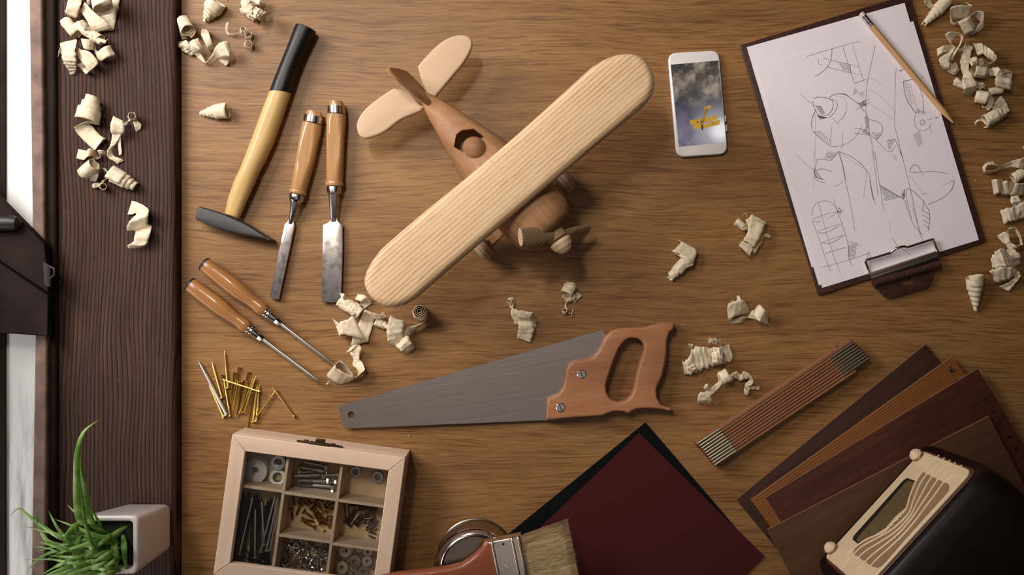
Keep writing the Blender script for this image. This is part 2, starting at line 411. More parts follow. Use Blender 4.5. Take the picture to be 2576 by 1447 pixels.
M = dict(
    table=table_mat(), sill=sill_mat(), shave=shaving_mat(), leaf=leaf_mat(), glass=glass_mat(), white_sill=white_sill_mat(),
    frame=plain('dark_brown_frame', (36, 25, 21), .75, noise_amt=.3, nscale=30, bump=.2, spec=.12),
    rail=plain('worn_brown_rail', (122, 96, 84), .7, noise_amt=.45, nscale=45, bump=.3),
    iron=plain('dark_iron', (30, 24, 22), .5, noise_amt=.2),
    wing=banded('pine_wing', (186, 140, 98), (222, 192, 156), AWING, .0048, .5, 2.6, 'Y', .35),
    fus=wood('beech_fuselage', (158, 112, 78), (190, 144, 104), AFUS, .5, 1.2, .8, pores=.35, porecol=(130, 88, 60), along=20),
    tail=wood('pale_maple', (200, 166, 134), (220, 188, 158), AWING, .55, .6, .8, pores=.15, along=8, warp=.012),
    ply=banded('plywood_wheel', (124, 94, 74), (196, 166, 136), AFUS, .0055, .6, .3, 'Y', .35),
    prop=banded('striped_prop', (92, 70, 54), (176, 146, 118), AWING - .1, .0030, .55, .8, 'Y', .4),
    spin=banded('ringed_spinner', (140, 104, 78), (222, 192, 160), atan2(-.835, .55), .0062, .5, .15, 'X', .4),
    ham=wood('ash_handle', (204, 166, 102), (230, 196, 136), radians(66), .38, 1.2, .9, pores=.18, along=8, coat=.15),
    grip=plain('black_lacquer', (9, 8, 9), .42, noise_amt=.4, nscale=300, bump=.3, spec=.4),
    head=plain('black_steel', (34, 32, 33), .5, noise_amt=.2, nscale=150, bump=.12, spec=.6),
    chis=wood('varnished_beech', (178, 130, 82), (206, 160, 112), radians(83), .22, 1.2, .7, pores=.15, along=10, coat=.5),
    scr=wood('varnished_brown_beech', (150, 98, 54), (184, 128, 76), radians(-38), .3, 1.2, .8, pores=.3, porecol=(118, 70, 36), along=12, coat=.3),
    cap=plain('black_cap', (20, 18, 18), .5),
    steel=metal('polished_steel', (205, 198, 195), .16),
    bsteel=metal('brushed_steel', (196, 188, 186), .3, radians(75), .8),
    saw=metal('saw_steel', (168, 157, 152), .34, radians(10)),
    dsteel=metal('dull_steel', (188, 180, 177), .38),
    zinc=metal('zinc_plate', (196, 198, 200), .2),
    brass=metal('brass_plate', (240, 204, 116), .26),
    screwb=metal('yellow_zinc', (158, 118, 62), .26),
    nailg=metal('black_nail', (56, 51, 51), .28),
    nailb=metal('brown_nail', (96, 78, 72), .34),
    wwhite=plain('white_washer', (215, 214, 212), .5),
    cream_w=plain('cream_zinc_washer', (205, 198, 176), .35, metal=.5),
    sawh=wood('beech_saw_handle', (160, 104, 70), (184, 130, 94), radians(2), .4, .9, .7, pores=.3, porecol=(142, 84, 52), along=30, coat=.1),
    box=wood('pale_pine_box', (212, 180, 154), (228, 200, 175), radians(-8), .6, .7, .7, pores=.12, along=8),
    box2=wood('pale_pine_box_end', (212, 180, 154), (228, 200, 175), radians(82), .6, .7, .7, pores=.12, along=8),
    boxb=plain('box_floor', (206, 178, 140), .6, noise_amt=.06, nscale=30),
    bronze=metal('aged_bronze', (74, 60, 44), .45),
    white=plain('white_phone', (226, 222, 220), .25, coat=.4),
    paper=plain('white_paper', (242, 232, 240), .8, noise_amt=.01, nscale=400),
    graphite=plain('graphite', (116, 110, 118), .7),
    graphite_l=plain('faint_graphite', (176, 168, 176), .7),
    leather=plain('brown_leatherette', (60, 32, 25), .5, noise_amt=.45, nscale=220, bump=.15),
    nickel=metal('nickel', (222, 206, 192), .2),
    pencil=wood('natural_pencil', (206, 158, 108), (224, 180, 130), radians(-49), .45, 1.5, .7, along=10),
    alu=metal('aluminium', (214, 210, 212), .2),
    eraser=plain('white_eraser', (226, 204, 182), .8),
    lead=plain('pencil_lead', (50, 48, 50), .4),
    sandk=plain('black_abrasive', (20, 20, 21), .95, noise_amt=.5, nscale=1600, bump=.4, spec=.05),
    sandr=plain('dark_red_abrasive', (72, 30, 31), .95, noise_amt=.22, nscale=1400, bump=.35, spec=.08),
    kraft=plain('sandpaper_backing', (120, 80, 66), .8),
    rule=wood('yellow_brown_rule', (138, 92, 62), (164, 114, 80), radians(34), .5, 1.5, .7, along=10),
    ruletip=plain('dark_red_tip', (96, 34, 34), .5),
    hinge=metal('nickel_hinge', (150, 138, 118), .34),
    bA=wood('walnut_board', (52, 33, 23), (76, 50, 36), atan2(391, 476), .5, .8, .8, pores=.4, porecol=(44, 26, 18), along=14),
    bB=banded('teak_board', (84, 48, 22), (140, 88, 44), atan2(361, 505), .0034, .5, 1.0, 'Y', .3),
    bC=wood('mahogany_board', (66, 33, 23), (90, 49, 35), atan2(324, 533), .48, 1.3, .9, pores=.5, porecol=(52, 24, 17), along=20),
    bD=wood('brown_oak_board', (80, 52, 35), (98, 65, 44), atan2(286, 557), .5, .9, .8, pores=.4, porecol=(68, 42, 27), along=14),
    lit_edge=plain('board_edge_lit', (128, 88, 64), .6, noise_amt=.15, nscale=80, spec=.2),  # paler than the faces: light caught by the board sides put in colour
    can=metal('tin_can', (150, 140, 126), .3),
    canlid=metal('tin_lid', (248, 230, 224), .26),
    canrim=metal('tin_rim', (214, 204, 200), .18),
    brushh=wood('cherry_brush_handle', (126, 66, 42), (152, 84, 56), radians(25), .4, 1.3, .8, pores=.35, porecol=(120, 54, 28), along=16, coat=.2),
    brist=wood('hog_bristle', (136, 108, 74), (206, 178, 134), radians(14), .6, 9.0, 1.3, along=12, patch=.35),
    pot=plain('white_ceramic', (232, 222, 218), .32, coat=.3),
    soil=plain('dark_soil', (30, 28, 20), .9, noise_amt=.7, nscale=500, bump=.8),
    cab=plain('dark_bakelite', (24, 13, 12), .38, noise_amt=.2, nscale=30, spec=.22),
    radin=plain('brown_trim', (84, 50, 36), .4),
    cream=plain('cream_plastic', (226, 200, 162), .35, noise_amt=.05, nscale=60, coat=.2),
    grille=plain('tan_grille', (148, 118, 88), .55),
    groove=plain('brown_groove', (112, 84, 58), .6),
    dial=plain('khaki_dial', (104, 88, 56), .35, coat=.5),
    ink=plain('dial_ink', (34, 32, 28), .6),
    dialrim=plain('dial_rim', (30, 27, 24), .4),
)
# light settings used below
WORLD = .012
EXPO = 0.0
LIGHTS = [('window_daylight', (-1.02, .64, .82), (0, .1, 0), .6, .6, 19, (1.0, .965, .96)),
          ('low_daylight', (-.98, -.5, .28), (-.62, -.45, 0), .7, .2, 2.6, (1.0, .98, .98)),
          ('added_fill_panel', (-.2, 0, 2.6), (-.2, 0, 0), 2.6, 2.6, 6.3, (1.0, .90, .86))]  # last one is an unseen panel, added for metal reflections and fill
SPOT = ((-.50, .66, 1.6), (-.18, .36, 0), 62, 1.0, .2, 136, (1.0, .90, .75))  # unseen spot added overhead; its soft cone shapes the falloff across the table
# ------------------------------------------------------------------ setting
def struct(name, mb, mat, parent=None, **k):
    o = part(name, mb, mat, parent, **k)
    if parent is None: o['kind'] = 'structure'
    return o
struct('floor', MB().box((.4, 0, -.78), (2.2, 0, 0), (0, 2, 0), (0, 0, .02)), plain('floor_boards', (90, 66, 48), .6, noise_amt=.2, nscale=8))
wl = MB()
wl.box((-.55, 0, -.405), (.11, 0, 0), (0, 2, 0), (0, 0, .355))
for s in (-1, 1): wl.box((-.55, s * 1.5, .75), (.11, 0, 0), (0, .5, 0), (0, 0, .8))
wl.box((-.55, 0, 1.75), (.11, 0, 0), (0, 2, 0), (0, 0, .2))
struct('wall_left', wl, plain('plaster', (196, 188, 178), .9))
win = thing('window_1', None, None, (-.62, 0, 0)); win['kind'] = 'structure'
ZS = .020                                     # top of the inner sill
xr = P(441, 723, ZS).x; xs0 = P(122, 723, ZS).x
mb = MB().box(((xs0 + xr) / 2, 0, (ZS - .03) / 2), ((xr - xs0) / 2, 0, 0), (0, .98, 0), (0, 0, (ZS + .03) / 2))
part('window_sill', mb, M['sill'], win, bevel=.006)
Z1 = .034
def slab(pts, z0, z1): return MB().prism([P(x, y, z1) for x, y in pts], z0, z1)
part('window_frame', slab([(105, -800), (105, 0), (112, 640), (118, 850), (114, 1447), (112, 2200), (72, 2200), (78, 1447), (88, 850), (82, 640), (73, 0), (70, -800)], -.02, Z1), M['rail'], win, bevel=.002)
part('sill_bead', slab([(104, -600), (134, -600), (142, 850), (140, 1900), (112, 1900), (116, 850), (110, 640)], -.02, .027), M['frame'], win, bevel=.003)
part('outer_sill', MB().box(((P(8, 0).x + P(100, 0).x) / 2, 0, -.012), ((P(100, 0).x - P(8, 0).x) / 2, 0, 0), (0, .98, 0), (0, 0, .012)), M['white_sill'], win)
part('outer_frame', MB().box((P(-36, 0, .003).x, 0, -.0085), (.0245, 0, 0), (0, .98, 0), (0, 0, .0115)), M['frame'], win)
part('shutter_panel', slab([(-90, 408), (110, 612), (121, 700), (121, 737), (-90, 597)], Z1, Z1 + .013), M['frame'], win, bevel=.0015)
part('shutter_panel', slab([(-90, 603), (121, 743), (120, 846), (-90, 832)], Z1, Z1 + .013), M['frame'], win, bevel=.0015)
part('added_shutter_leaf', MB().box((-.93, .02, .70), (.265, 0, 0), (0, .013, 0), (0, 0, .65)), M['frame'], win)  # out of view, added upright to keep daylight off the lower sill
zk = Z1 + .019
part('shutter_knob', MB().tube([P(-40, 562, zk), P(-10, 561, zk), P(25, 561, zk), P(44, 562, zk), P(54, 563, zk)], [.0095, .0095, .0095, .008, .002], 16), M['iron'], win)
hg = MB(); hz = Z1 + .014
hg.prism([P(108, 660, hz), P(119, 664, hz), P(121, 722, hz), P(112, 716, hz)], hz - .002, hz)
hg.tube([P(120, 668, hz), P(136, 676, hz), P(137, 692, hz), P(122, 704, hz)], .0015, 8)
hg.tube([P(124, 668, hz - .001), P(124, 722, hz - .001)], .0028, 10)
part('hinge', hg, M['iron'], win)

# ------------------------------------------------------------------ workbench
bench = thing('workbench', 'oak topped workbench under the whole scene, its grain running sideways', 'workbench', (.2, 0, -.76))
x0 = xr + .0008
part('tabletop', MB().box(((x0 + .9) / 2, 0, -.018), ((.9 - x0) / 2, 0, 0), (0, .6, 0), (0, 0, .018)), M['table'], bench)
for lx in (x0 + .06, .84):
    for ly in (-.54, .54):
        part('leg', MB().box((lx, ly, -.398), (.035, 0, 0), (0, .035, 0), (0, 0, .362)), M['table'], bench)

# ------------------------------------------------------------------ hammer
hm = thing('hammer', 'claw-less cross peen hammer with ash handle and black lacquered grip', 'hammer', P(640, 330))
z = .014
part('handle', MB().loft(lr([(566, 536, 603, 548, z, .0085), (574, 500, 620, 508, z, .0095), (590, 455, 640, 463, z, .0115), (605, 425, 652, 434, z, .0125), (617, 395, 667, 406, z, .0135), (636, 345, 689, 358, z, .014), (656, 290, 709, 300, z, .014), (679, 231, 731, 236, z, .0135)], 28, 2.3)), M['ham'], hm)
part('grip', MB().loft(lr([(678.5, 231, 731, 236, z, .0137), (688, 206, 738, 214, z, .0135), (703, 168, 749, 180, z, .0133), (717, 134, 762, 148, z, .0135), (731, 99, 778, 114, z, .014), (741, 72, 790, 90, z, .0142), (745, 63, 794, 80, z, .0138), (748, 62, 790, 77, z, .012)], 28, 2.3)), M['grip'], hm)
hd = flat([[(504, 520), (498, 521.5), (490.5, 548), (493, 553), (520, 565), (560, 578), (585, 584.5), (612, 591), (650, 599), (681, 605), (683, 603.5), (672, 597), (650, 583), (628, 569), (612, 560), (600, 555), (564, 539), (535, 529), (508, 521)]], .001, .026, .0022)
part('head', hd, M['head'], hm)

# ------------------------------------------------------------------ chisels
def chisel(label, loc, butt, hoop, handle, bead, ferr, shank, blade):
    t = thing('chisel', label, 'chisel', loc, 'wood chisels')
    z = .0125
    part('butt', MB().loft(lr([(*butt[0], z, .0085), (*butt[1], z, .009), (*butt[2], z, .009)], 24)), M['chis'], t)
    part('hoop', MB().loft(lr([(*q, z, .0117) for q in hoop], 28)), M['steel'], t)
    part('handle', MB().loft(lr([(*q[:4], z, q[4], 2, 1.06 - max(0, q[5] - 2) * .26) for q in handle], 48)), M['chis'], t, 16)
    part('bead_ring', MB().loft(lr([(*q, z, h) for q, h in zip(bead, (.0088, .0108, .0112, .0108, .0088))], 28)), M['chis'], t)
    part('ferrule', MB().loft(lr([(*q, z, h) for q, h in zip(ferr, (.0089, .0093, .0092, .0078))], 28)), M['steel'], t)
    part('shank', MB().loft(lr([(*q[:4], q[4], q[5]) for q in shank], 20)), M['bsteel'], t)
    part('blade', flat([blade], .0035, .0082, .0007, 1), M['bsteel'], t)
    return t
chisel('narrow steel chisel with varnished handle, left of the wider chisel', P(742, 520),
    [(774, 277, 809, 284), (771, 279, 811, 288), (768, 293, 809, 300)],
    [(766.5, 288, 813.5, 299), (765, 292, 813, 303), (763.5, 301, 811.5, 312), (763, 304, 810.5, 315)],
    [(761, 307, 810, 317, .0118, 2), (757, 325, 808, 336, .0126, 2.6), (750, 360, 802, 372, .0128, 3.0), (743.5, 400, 793.5, 410, .0126, 3.0), (737, 440, 780, 450, .0114, 2.5), (733, 470, 771, 480, .0098, 2), (731, 478, 769, 486, .0094, 2)],
    [(731, 473, 770, 482), (727.5, 475, 771.5, 485), (727, 479, 771.5, 489), (728, 483, 770, 492), (731, 486, 766, 494)],
    [(729, 486, 766, 495), (727.5, 490, 765.5, 499), (727, 500, 763, 509), (729, 505, 758, 512)],
    [(730, 505, 757, 511, .0125, .0068), (729.5, 520, 752, 526, .0115, .006), (728, 540, 744, 545, .0095, .0045), (726.5, 552, 739, 556, .007, .0032), (724, 562, 737, 566, .0062, .0024)],
    [(726.5, 551), (723, 558), (716.5, 563.5), (708, 600), (678.3, 749.5), (701, 754.5), (741.3, 569), (740, 563), (738.5, 556)])
chisel('wide steel chisel with varnished handle, right of the narrow chisel', P(842, 520),
    [(831, 254.5, 862, 256), (828.5, 258, 865, 260), (828, 271, 866, 273)],
    [(823.5, 268, 868.5, 269.5), (823, 272, 869, 273.5), (823, 283, 869.5, 285), (823.5, 286.5, 869.5, 288)],
    [(822, 288, 870, 290, .0118, 2), (820.5, 305, 871, 307, .0126, 2.6), (820, 340, 870, 343, .0128, 3.0), (820, 400, 867, 402, .0124, 3.0), (821, 435, 863.5, 437, .011, 2.4), (821.5, 455, 862, 457, .0099, 2), (822, 462, 861, 463, .0096, 2)],
    [(822, 455.5, 861, 457), (818.8, 457.5, 863.8, 459), (818.3, 462, 864.2, 463.5), (819, 467, 863.5, 468.5), (822, 469.5, 860, 471)],
    [(822, 470, 860, 471.5), (821.5, 474, 859.5, 475.5), (823, 485.5, 858, 487), (826, 489, 854, 490)],
    [(826, 488, 854, 489, .0125, .0068), (827.5, 510, 852.5, 511, .0112, .0058), (829.5, 530, 850, 531, .009, .0045), (830.5, 548, 848.6, 549, .007, .003), (829, 558, 850, 559, .0062, .0024)],
    [(831, 546.5), (830, 556), (824, 561.5), (812.7, 565.5), (811, 640), (808.5, 759.5), (857.5, 761.7), (861.5, 640), (861.6, 567.5), (855, 561.5), (849.5, 555), (848.6, 546.5)])

# ------------------------------------------------------------------ screwdrivers
def screwdriver(label, loc, ax0, ax1, prof, capw, ferr, hexs, shaft, tipw, flatblade):
    """profiles are (distance px along the axis, half width px)"""
    t = thing('screwdriver', label, 'screwdriver', loc, 'wooden screwdrivers')
    a = V((ax0[0], ax0[1])); d = (V((ax1[0], ax1[1])) - a).normalized(); n = V((-d.y, d.x)); z = .0145
    def sec(pr, e=2.0, hk=1.0, zz=z):
        return lr([((a + d * s - n * w).x, (a + d * s - n * w).y, (a + d * s + n * w).x, (a + d * s + n * w).y, zz, w * S * hk) for s, w in pr], 28, e)
    part('end_cap', MB().loft(sec(capw)), M['cap'], t)
    part('handle', MB().loft(sec(prof, 2.4)), M['scr'], t)
    part('ferrule', MB().loft(sec(ferr)), M['steel'], t, 25)
    hx = MB(); pr = sec(hexs, 2, 1)
    hx.loft([[r[i] for i in (2, 7, 11, 16, 21, 25)] for r in pr]); part('hex_bolster', hx, M['steel'], t, 20)
    if flatblade: shaft = shaft + [(tipw[0] - 45, 4.6), (tipw[0] - 25, 5.4), (tipw[0], 3.4)]
    else: shaft = shaft + [(tipw[0] - 30, 4.6), (tipw[0] - 22, 3.6), (tipw[0] - 2, 1.2)]
    part('shaft', MB().loft(sec(shaft, 2, .9 if not flatblade else .8)), M['dsteel'], t)
    return t
screwdriver('upper wooden handled screwdriver with cross tip reaching a curled shaving', P(600, 730), (513, 663.5), (841, 919),
    [(4, 18), (8, 19.5), (40, 21), (80, 22.5), (110, 22), (130, 19.5), (150, 16.5), (165, 16.2), (180, 18), (192, 17.5), (198, 14)],
    [(-2, 16), (0, 18.5), (5, 19.2), (7, 18)],
    [(195, 13), (197, 15.4), (201, 15.4), (203, 13.6), (206, 15), (209, 15), (211, 13), (228, 10.5), (230, 9)],
    [(229, 8.6), (231, 9.4), (243, 9.2), (245, 7.6)], [(243, 4.7), (300, 4.7)], (415, 0), False)
screwdriver('lower wooden handled screwdriver with flat tip, above the brass nails', P(560, 780), (477, 714.5), (799, 957),
    [(4, 18), (8, 19.5), (40, 21.5), (80, 22.5), (105, 21.5), (125, 18.5), (145, 15.8), (158, 16), (172, 17.6), (182, 17), (187, 14)],
    [(-2, 16), (0, 18.5), (5, 19.2), (7, 18)],
    [(184, 13), (186, 15), (190, 15), (192, 13.2), (195, 14.6), (198, 14.6), (200, 12.6), (216, 10.2), (218, 9)],
    [(217, 8.6), (219, 9.4), (229, 9.2), (231, 7.6)], [(229, 4.7), (290, 4.7)], (402, 0), True)

# ------------------------------------------------------------------ rods: nails, bolts, screws
def nail_mesh(name, L, r, hr, mat, headl=.0012, tip=.005):
    mb = MB().lathe((0, 0, 0), (1, 0, 0), [(0, hr * .7), (0, hr), (headl, hr), (headl + .0006, r), (L - tip, r), (L, r * .08)], 10)
    me = mb.mesh(name); finish(me, mat, 35); return me
def aim(ob, a, b, roll=0.0, L=None):
    a, b = V(a), V(b); d = b - a
    q = V((1, 0, 0)).rotation_difference(d.normalized())
    ob.rotation_euler = (q.to_matrix() @ Matrix.Rotation(roll, 3, 'X')).to_euler(); ob.location = a
    if L: ob.scale = (d.length / L, 1, 1)
protos = {}
def put(name, me, a, b, label, cat, group, L=None, roll=0.0):
    if name in protos: o = protos[name].copy(); o.data = me
    else: o = bpy.data.objects.new(name, me); protos[name] = o
    COL.objects.link(o); tag(o, label, cat, group); aim(o, a, b, roll, L)
    return o
brass = nail_mesh('brass_nail', .045, .00125, .0026, M['brass'])
steeln = nail_mesh('steel_nail', .07, .0023, .0036, M['dsteel'], .0016, .008)
NB = [  # head, tip (crop), head height mm, tip height mm, label
 ((447, 1087), (305, 770), 2, 2, 'brass nail lying tight along the left of the grey steel nail'),
 ((432, 910), (335, 575), 2, 2, 'brass nail standing apart just right of the grey steel nail, point up'),
 ((485, 820), (450, 475), 2, 2, 'topmost brass nail of the heap, its dark point highest'),
 ((425, 697), (480, 1025), 2.5, 2, 'brass nail with dark head at the left of the heap, under a slanting one'),
 ((505, 1075), (445, 732), 2, 3, 'brass nail whose point starts under the crosswise nail, head low left'),
 ((772, 852), (432, 740), 7.5, 7.5, 'brass nail lying crosswise on top of the heap'),
 ((537, 674), (503, 962), 2, 2, 'brass nail passing under the left half of the crosswise nail, head up'),
 ((580, 627), (515, 980), 2.6, 2, 'brass nail with the highest head in the heap, under the crosswise nail'),
 ((580, 747), (523, 1045), 4.6, 3, 'brass nail with head touching the middle of the crosswise nail'),
 ((600, 757), (545, 1090), 5, 3.4, 'brass nail next right of the heap centre, point lowest of the middle bunch'),
 ((618, 747), (556, 1060), 2, 2, 'brass nail deep in the middle of the heap, mostly covered'),
 ((668, 670), (600, 960), 2, 2, 'brass nail sticking up right of centre in the heap, head clear of others'),
 ((668, 757), (570, 1083), 4.6, 2, 'brass nail leaning left below the crosswise nail, head at its lower side'),
 ((595, 1048), (717, 720), 2, 3.5, 'brass nail with point up at right, head at the foot of the heap'),
 ((625, 1045), (737, 712), 4.8, 3, 'brass nail with point up at the far right top of the heap'),
 ((710, 852), (652, 1190), 2.4, 2, 'brass nail reaching lowest on the table, point down'),
 ((712, 1130), (750, 790), 2, 2, 'left one of the two upright brass nails at the right side of the heap'),
 ((742, 1122), (770, 780), 2, 2, 'right one of the two upright brass nails at the right side of the heap'),
 ((925, 835), (722, 1105), 2, 5.2, 'thin slanting brass nail right of the heap, leaning on the upright ones'),
 ((1090, 1080), (880, 797), 2, 5.4, 'brass nail farthest right, crossing the head of the slanting nail'),
]
for h, t_, zh, zt, lab in NB:
    put('nail', brass, P(*C6(*h), zh / 1000 + .0008), P(*C6(*t_), zt / 1000), lab, 'nail', 'nails on the table', .045)
put('nail', steeln, P(*C6(475, 1064), .0034), P(*C6(211, 565), .0026), 'long grey steel nail at the left edge of the brass nail heap', 'nail', 'nails on the table', .07)
# ------------------------------------------------------------------ toy airplane
pl = thing('toy_airplane', 'handmade wooden toy airplane with one broad striped pine wing', 'toy airplane', P(1240, 450))
FW = V((.679, -.734, 0)); SP = V((.756, .656, 0)).normalized()
fs = [((1066, 240), 20, .050, .010), ((1085, 262), 46, .051, .0135), ((1120, 299), 74, .054, .020), ((1160, 342), 104, .0575, .0275), ((1218, 404), 143, .062, .0355), ((1270, 460), 164, .066, .0405), ((1319, 515), 178, .069, .0435), ((1350, 549), 176, .070, .0435), ((1369, 570), 164, .070, .041), ((1379, 581), 140, .070, .036), ((1384, 587), 100, .070, .026)]
secs = []
pn = V((.734, -.679)).normalized()      # pixel direction across the fuselage
fv = catmull([V((c[0], c[1], w_, zc_ * 1000, hz_ * 1000)) for c, w_, zc_, hz_ in fs], 4)
fs = [((v[0], v[1]), v[2], v[3] / 1000, v[4] / 1000) for v in fv]
for (cx, cy), w, zc, hz in fs:
    secs.append((cx - pn.x * w / 2, cy - pn.y * w / 2, cx + pn.x * w / 2, cy + pn.y * w / 2, zc, hz, 2.5))
fmb = MB().loft(lr(secs, 40))
fus = part('fuselage', fmb, M['fus'], pl, 50)
cut = MB().prism([P(x, y, .088) for x, y in [(1141, 368), (1147, 337), (1161, 326), (1191, 322.5), (1219, 344), (1206, 352), (1181, 368), (1165, 384)]], .060, .15)
cme = cut.mesh('cockpit_cut'); cob = bpy.data.objects.new('cockpit_cut', cme); COL.objects.link(cob)
md = fus.modifiers.new('cockpit', 'BOOLEAN'); md.object = cob; md.operation = 'DIFFERENCE'; md.solver = 'EXACT'
dg = bpy.context.evaluated_depsgraph_get(); dg.update()
nm = bpy.data.meshes.new_from_object(fus.evaluated_get(dg)); fus.modifiers.clear(); fus.data = nm
if not nm.materials: nm.materials.append(M['fus'])
nm.shade_smooth(); nm.set_sharp_from_angle(angle=radians(40))
bpy.data.objects.remove(cob)
# windscreen dome in front of the cockpit
dm = MB(); c = P(1197, 377, .083); rings = []
for i in range(9):
    a = pi / 2 * i / 8
    rings.append([c + FW * (.0165 * cos(t) * cos(a)) + SP * (.0145 * sin(t) * cos(a)) + V((0, 0, .020 * sin(a) + (0 if i else -.01))) for t in [2 * pi * k / 24 for k in range(24)]])
part('windscreen', dm.loft(rings), wood('end_grain_dome', (146, 102, 70), (172, 126, 90), 0, .6, 1.4, .8), pl, 60)
W = [(914, 713), (917, 690), (929, 664), (947, 638), (968, 616), (1056, 540), (1206, 417), (1340, 301), (1473, 180), (1500, 159), (1530, 142), (1560, 133), (1590, 131.5), (1615, 139), (1634, 157), (1646, 184), (1649, 205), (1646, 226), (1635, 248), (1615, 270), (1580, 299), (1512, 355), (1447, 409), (1251, 574), (1088, 713), (1050, 747), (1024, 763), (1000, 772), (980, 774.5), (958, 768), (937, 754), (922, 736)]
wg = flat([W], .1045, .1275, .0095, 5, spline=4)
a, b = P(1228, 398, .1275), P(1322, 497, .1275); wd = (b - a).normalized()
wg.box((a + b) / 2 + V((0, 0, -.0001)), (b - a) / 2 * .88, V((-wd.y, wd.x, 0)) * .0008, (0, 0, .00018), mi=1)
part('wing', wg, [M['wing'], plain('glue_seam', (208, 176, 138), .5)], pl, 40)
TL = [(990, 221), (1030, 231), (1056, 262), (1067, 268), (1060, 278), (1040, 287), (1007, 302), (968, 331), (935, 345), (915, 347.5), (902, 337), (896.5, 317), (902, 297), (918, 274), (944, 252), (968, 235)]
TR = [(1050.5, 167), (1062, 152), (1088, 124), (1114, 102), (1140, 90), (1163, 87), (1181, 93), (1188.5, 109), (1182, 132), (1164, 161), (1131, 201), (1104, 233), (1093, 244), (1078, 240), (1068, 223), (1059, 200), (1054, 180)]
for q in (TL, TR): part('tailplane', flat([[(v.x, v.y) for v in catmull([V((*k, 0)) for k in q + q[:1]], 4)[:-1]]], .047, .056, .003, 3), M['tail'], pl, 40)
# fin: plate in the vertical plane of the fuselage axis
o = P(1088, 265, .05); o.z = 0
prof = [(-.006, .056), (.004, .070), (.018, .084), (.034, .097), (.046, .104), (.053, .1045), (.057, .100), (.058, .090), (.056, .072), (.052, .050), (.040, .046), (0, .046)]
sd = V((.734, .679, 0)) * .0038
lean = lambda h: V((.734, .679, 0)) * (-.30 * (h - .05) + .002)
thin = lambda h: 1.0 - max(0, h - .06) * 12
fin = MB().loft([[o - FW * t + V((0, 0, h)) + lean(h) - sd * thin(h) for t, h in prof], [o - FW * t + V((0, 0, h)) + lean(h) + sd * thin(h) for t, h in prof]])
part('tail_fin', fin, M['fus'], pl, 30, bevel=.002)
# wheels and undercarriage
wc = [P(1207, 618, .021), P(1413, 450, .021)]
for c in wc:
    part('wheel', MB().lathe(c - SP * .0085, SP, [(0, .004), (0, .013), (.002, .0175), (.005, .0203), (.0085, .021), (.012, .0203), (.015, .0175), (.017, .013), (.017, .004)], 36), M['ply'], pl, 40)
part('axle', MB().tube([wc[0], wc[1]], .004, 12), M['fus'], pl)
for c, s in ((wc[0], 1), (wc[1], -1)):
    a = c + SP * s * .016; b = a + SP * s * .022 + V((0, 0, .034))
    part('strut', MB().box((a + b) / 2, (b - a) / 2 * 1.25, FW * .011, (b - a).cross(FW).normalized() * .004), M['fus'], pl, bevel=.002)
# propeller
pa = V((.55, -.835, .06)).normalized()
p0 = P(1393, 583, .082)
part('shaft_boss', MB().lathe(p0 - pa * .012, pa, [(-.008, .011), (.008, .0115), (.012, .011)], 28), M['fus'], pl)
phub = part('propeller_hub', MB().lathe(p0, pa, [(0, .010), (.001, .0118), (.0095, .0118), (.0105, .010)], 32), M['prop'], pl)
part('spinner', MB().lathe(p0 + pa * .0115, pa, [(0, .0105), (.0015, .0132), (.004, .0134), (.009, .0118), (.0135, .0088), (.0165, .0052), (.0175, .002)], 32), M['spin'], phub, 40)
hub = p0 + pa * .005
for tip, wv in ((P(1309, 597, .134), V((.15, -.95, -.1))), (P(1475, 583, .034), V((.12, .5, .8)))):
    d = tip - hub; L = d.length; d.normalize(); wv = (wv - d * wv.dot(d)).normalized(); tv = d.cross(wv)
    rings = []
    for s, w, t in ((.04, .0066, .0060), (.2, .0072, .0058), (.38, .0096, .0052), (.55, .0112, .0046), (.75, .0116, .0040), (.92, .0108, .0036), (1.0, .0102, .0034)):
        rings.append([hub + d * L * s + wv * (w * cos(k)) + tv * (t * sin(k)) for k in [2 * pi * j / 24 for j in range(24)]])
    part('propeller_blade', MB().loft(rings), M['prop'], phub, 40)

# ------------------------------------------------------------------ handsaw
sw = thing('handsaw', 'handsaw with grey steel blade and beech pistol handle', 'handsaw', P(1250, 960))
toe_t, toe_b = CSAW(80, 741), CSAW(125, 900); heel_t = CSAW(1905, 216)
bl = [toe_b, CSAW(1560, 840), CSAW(1890, 790), CSAW(1890, 430), CSAW(1932, 262)]
nT = 74; up = []
for i in range(nT):
    f0, f1 = i / nT, (i + 1) / nT
    x0_, y0_ = heel_t[0] + (toe_t[0] - heel_t[0]) * f0, heel_t[1] + (toe_t[1] - heel_t[1]) * f0
    x1_, y1_ = heel_t[0] + (toe_t[0] - heel_t[0]) * f1, heel_t[1] + (toe_t[1] - heel_t[1]) * f1
    dep = 4.2 * (.55 + .45 * f0)
    up += [(x0_, y0_), (x0_ + (x1_ - x0_) * .25 + .29 * dep, y0_ + (y1_ - y0_) * .25 + .95 * dep)]
bl += up + [toe_t]
hc, hr = CSAW(172, 803), 8.2
hole = [(hc[0] + hr * cos(t), hc[1] + hr * sin(t)) for t in [2 * pi * k / 24 for k in range(24)]]
part('blade', flat([bl, hole], .0070, .0082, 0), M['saw'], sw, 20)
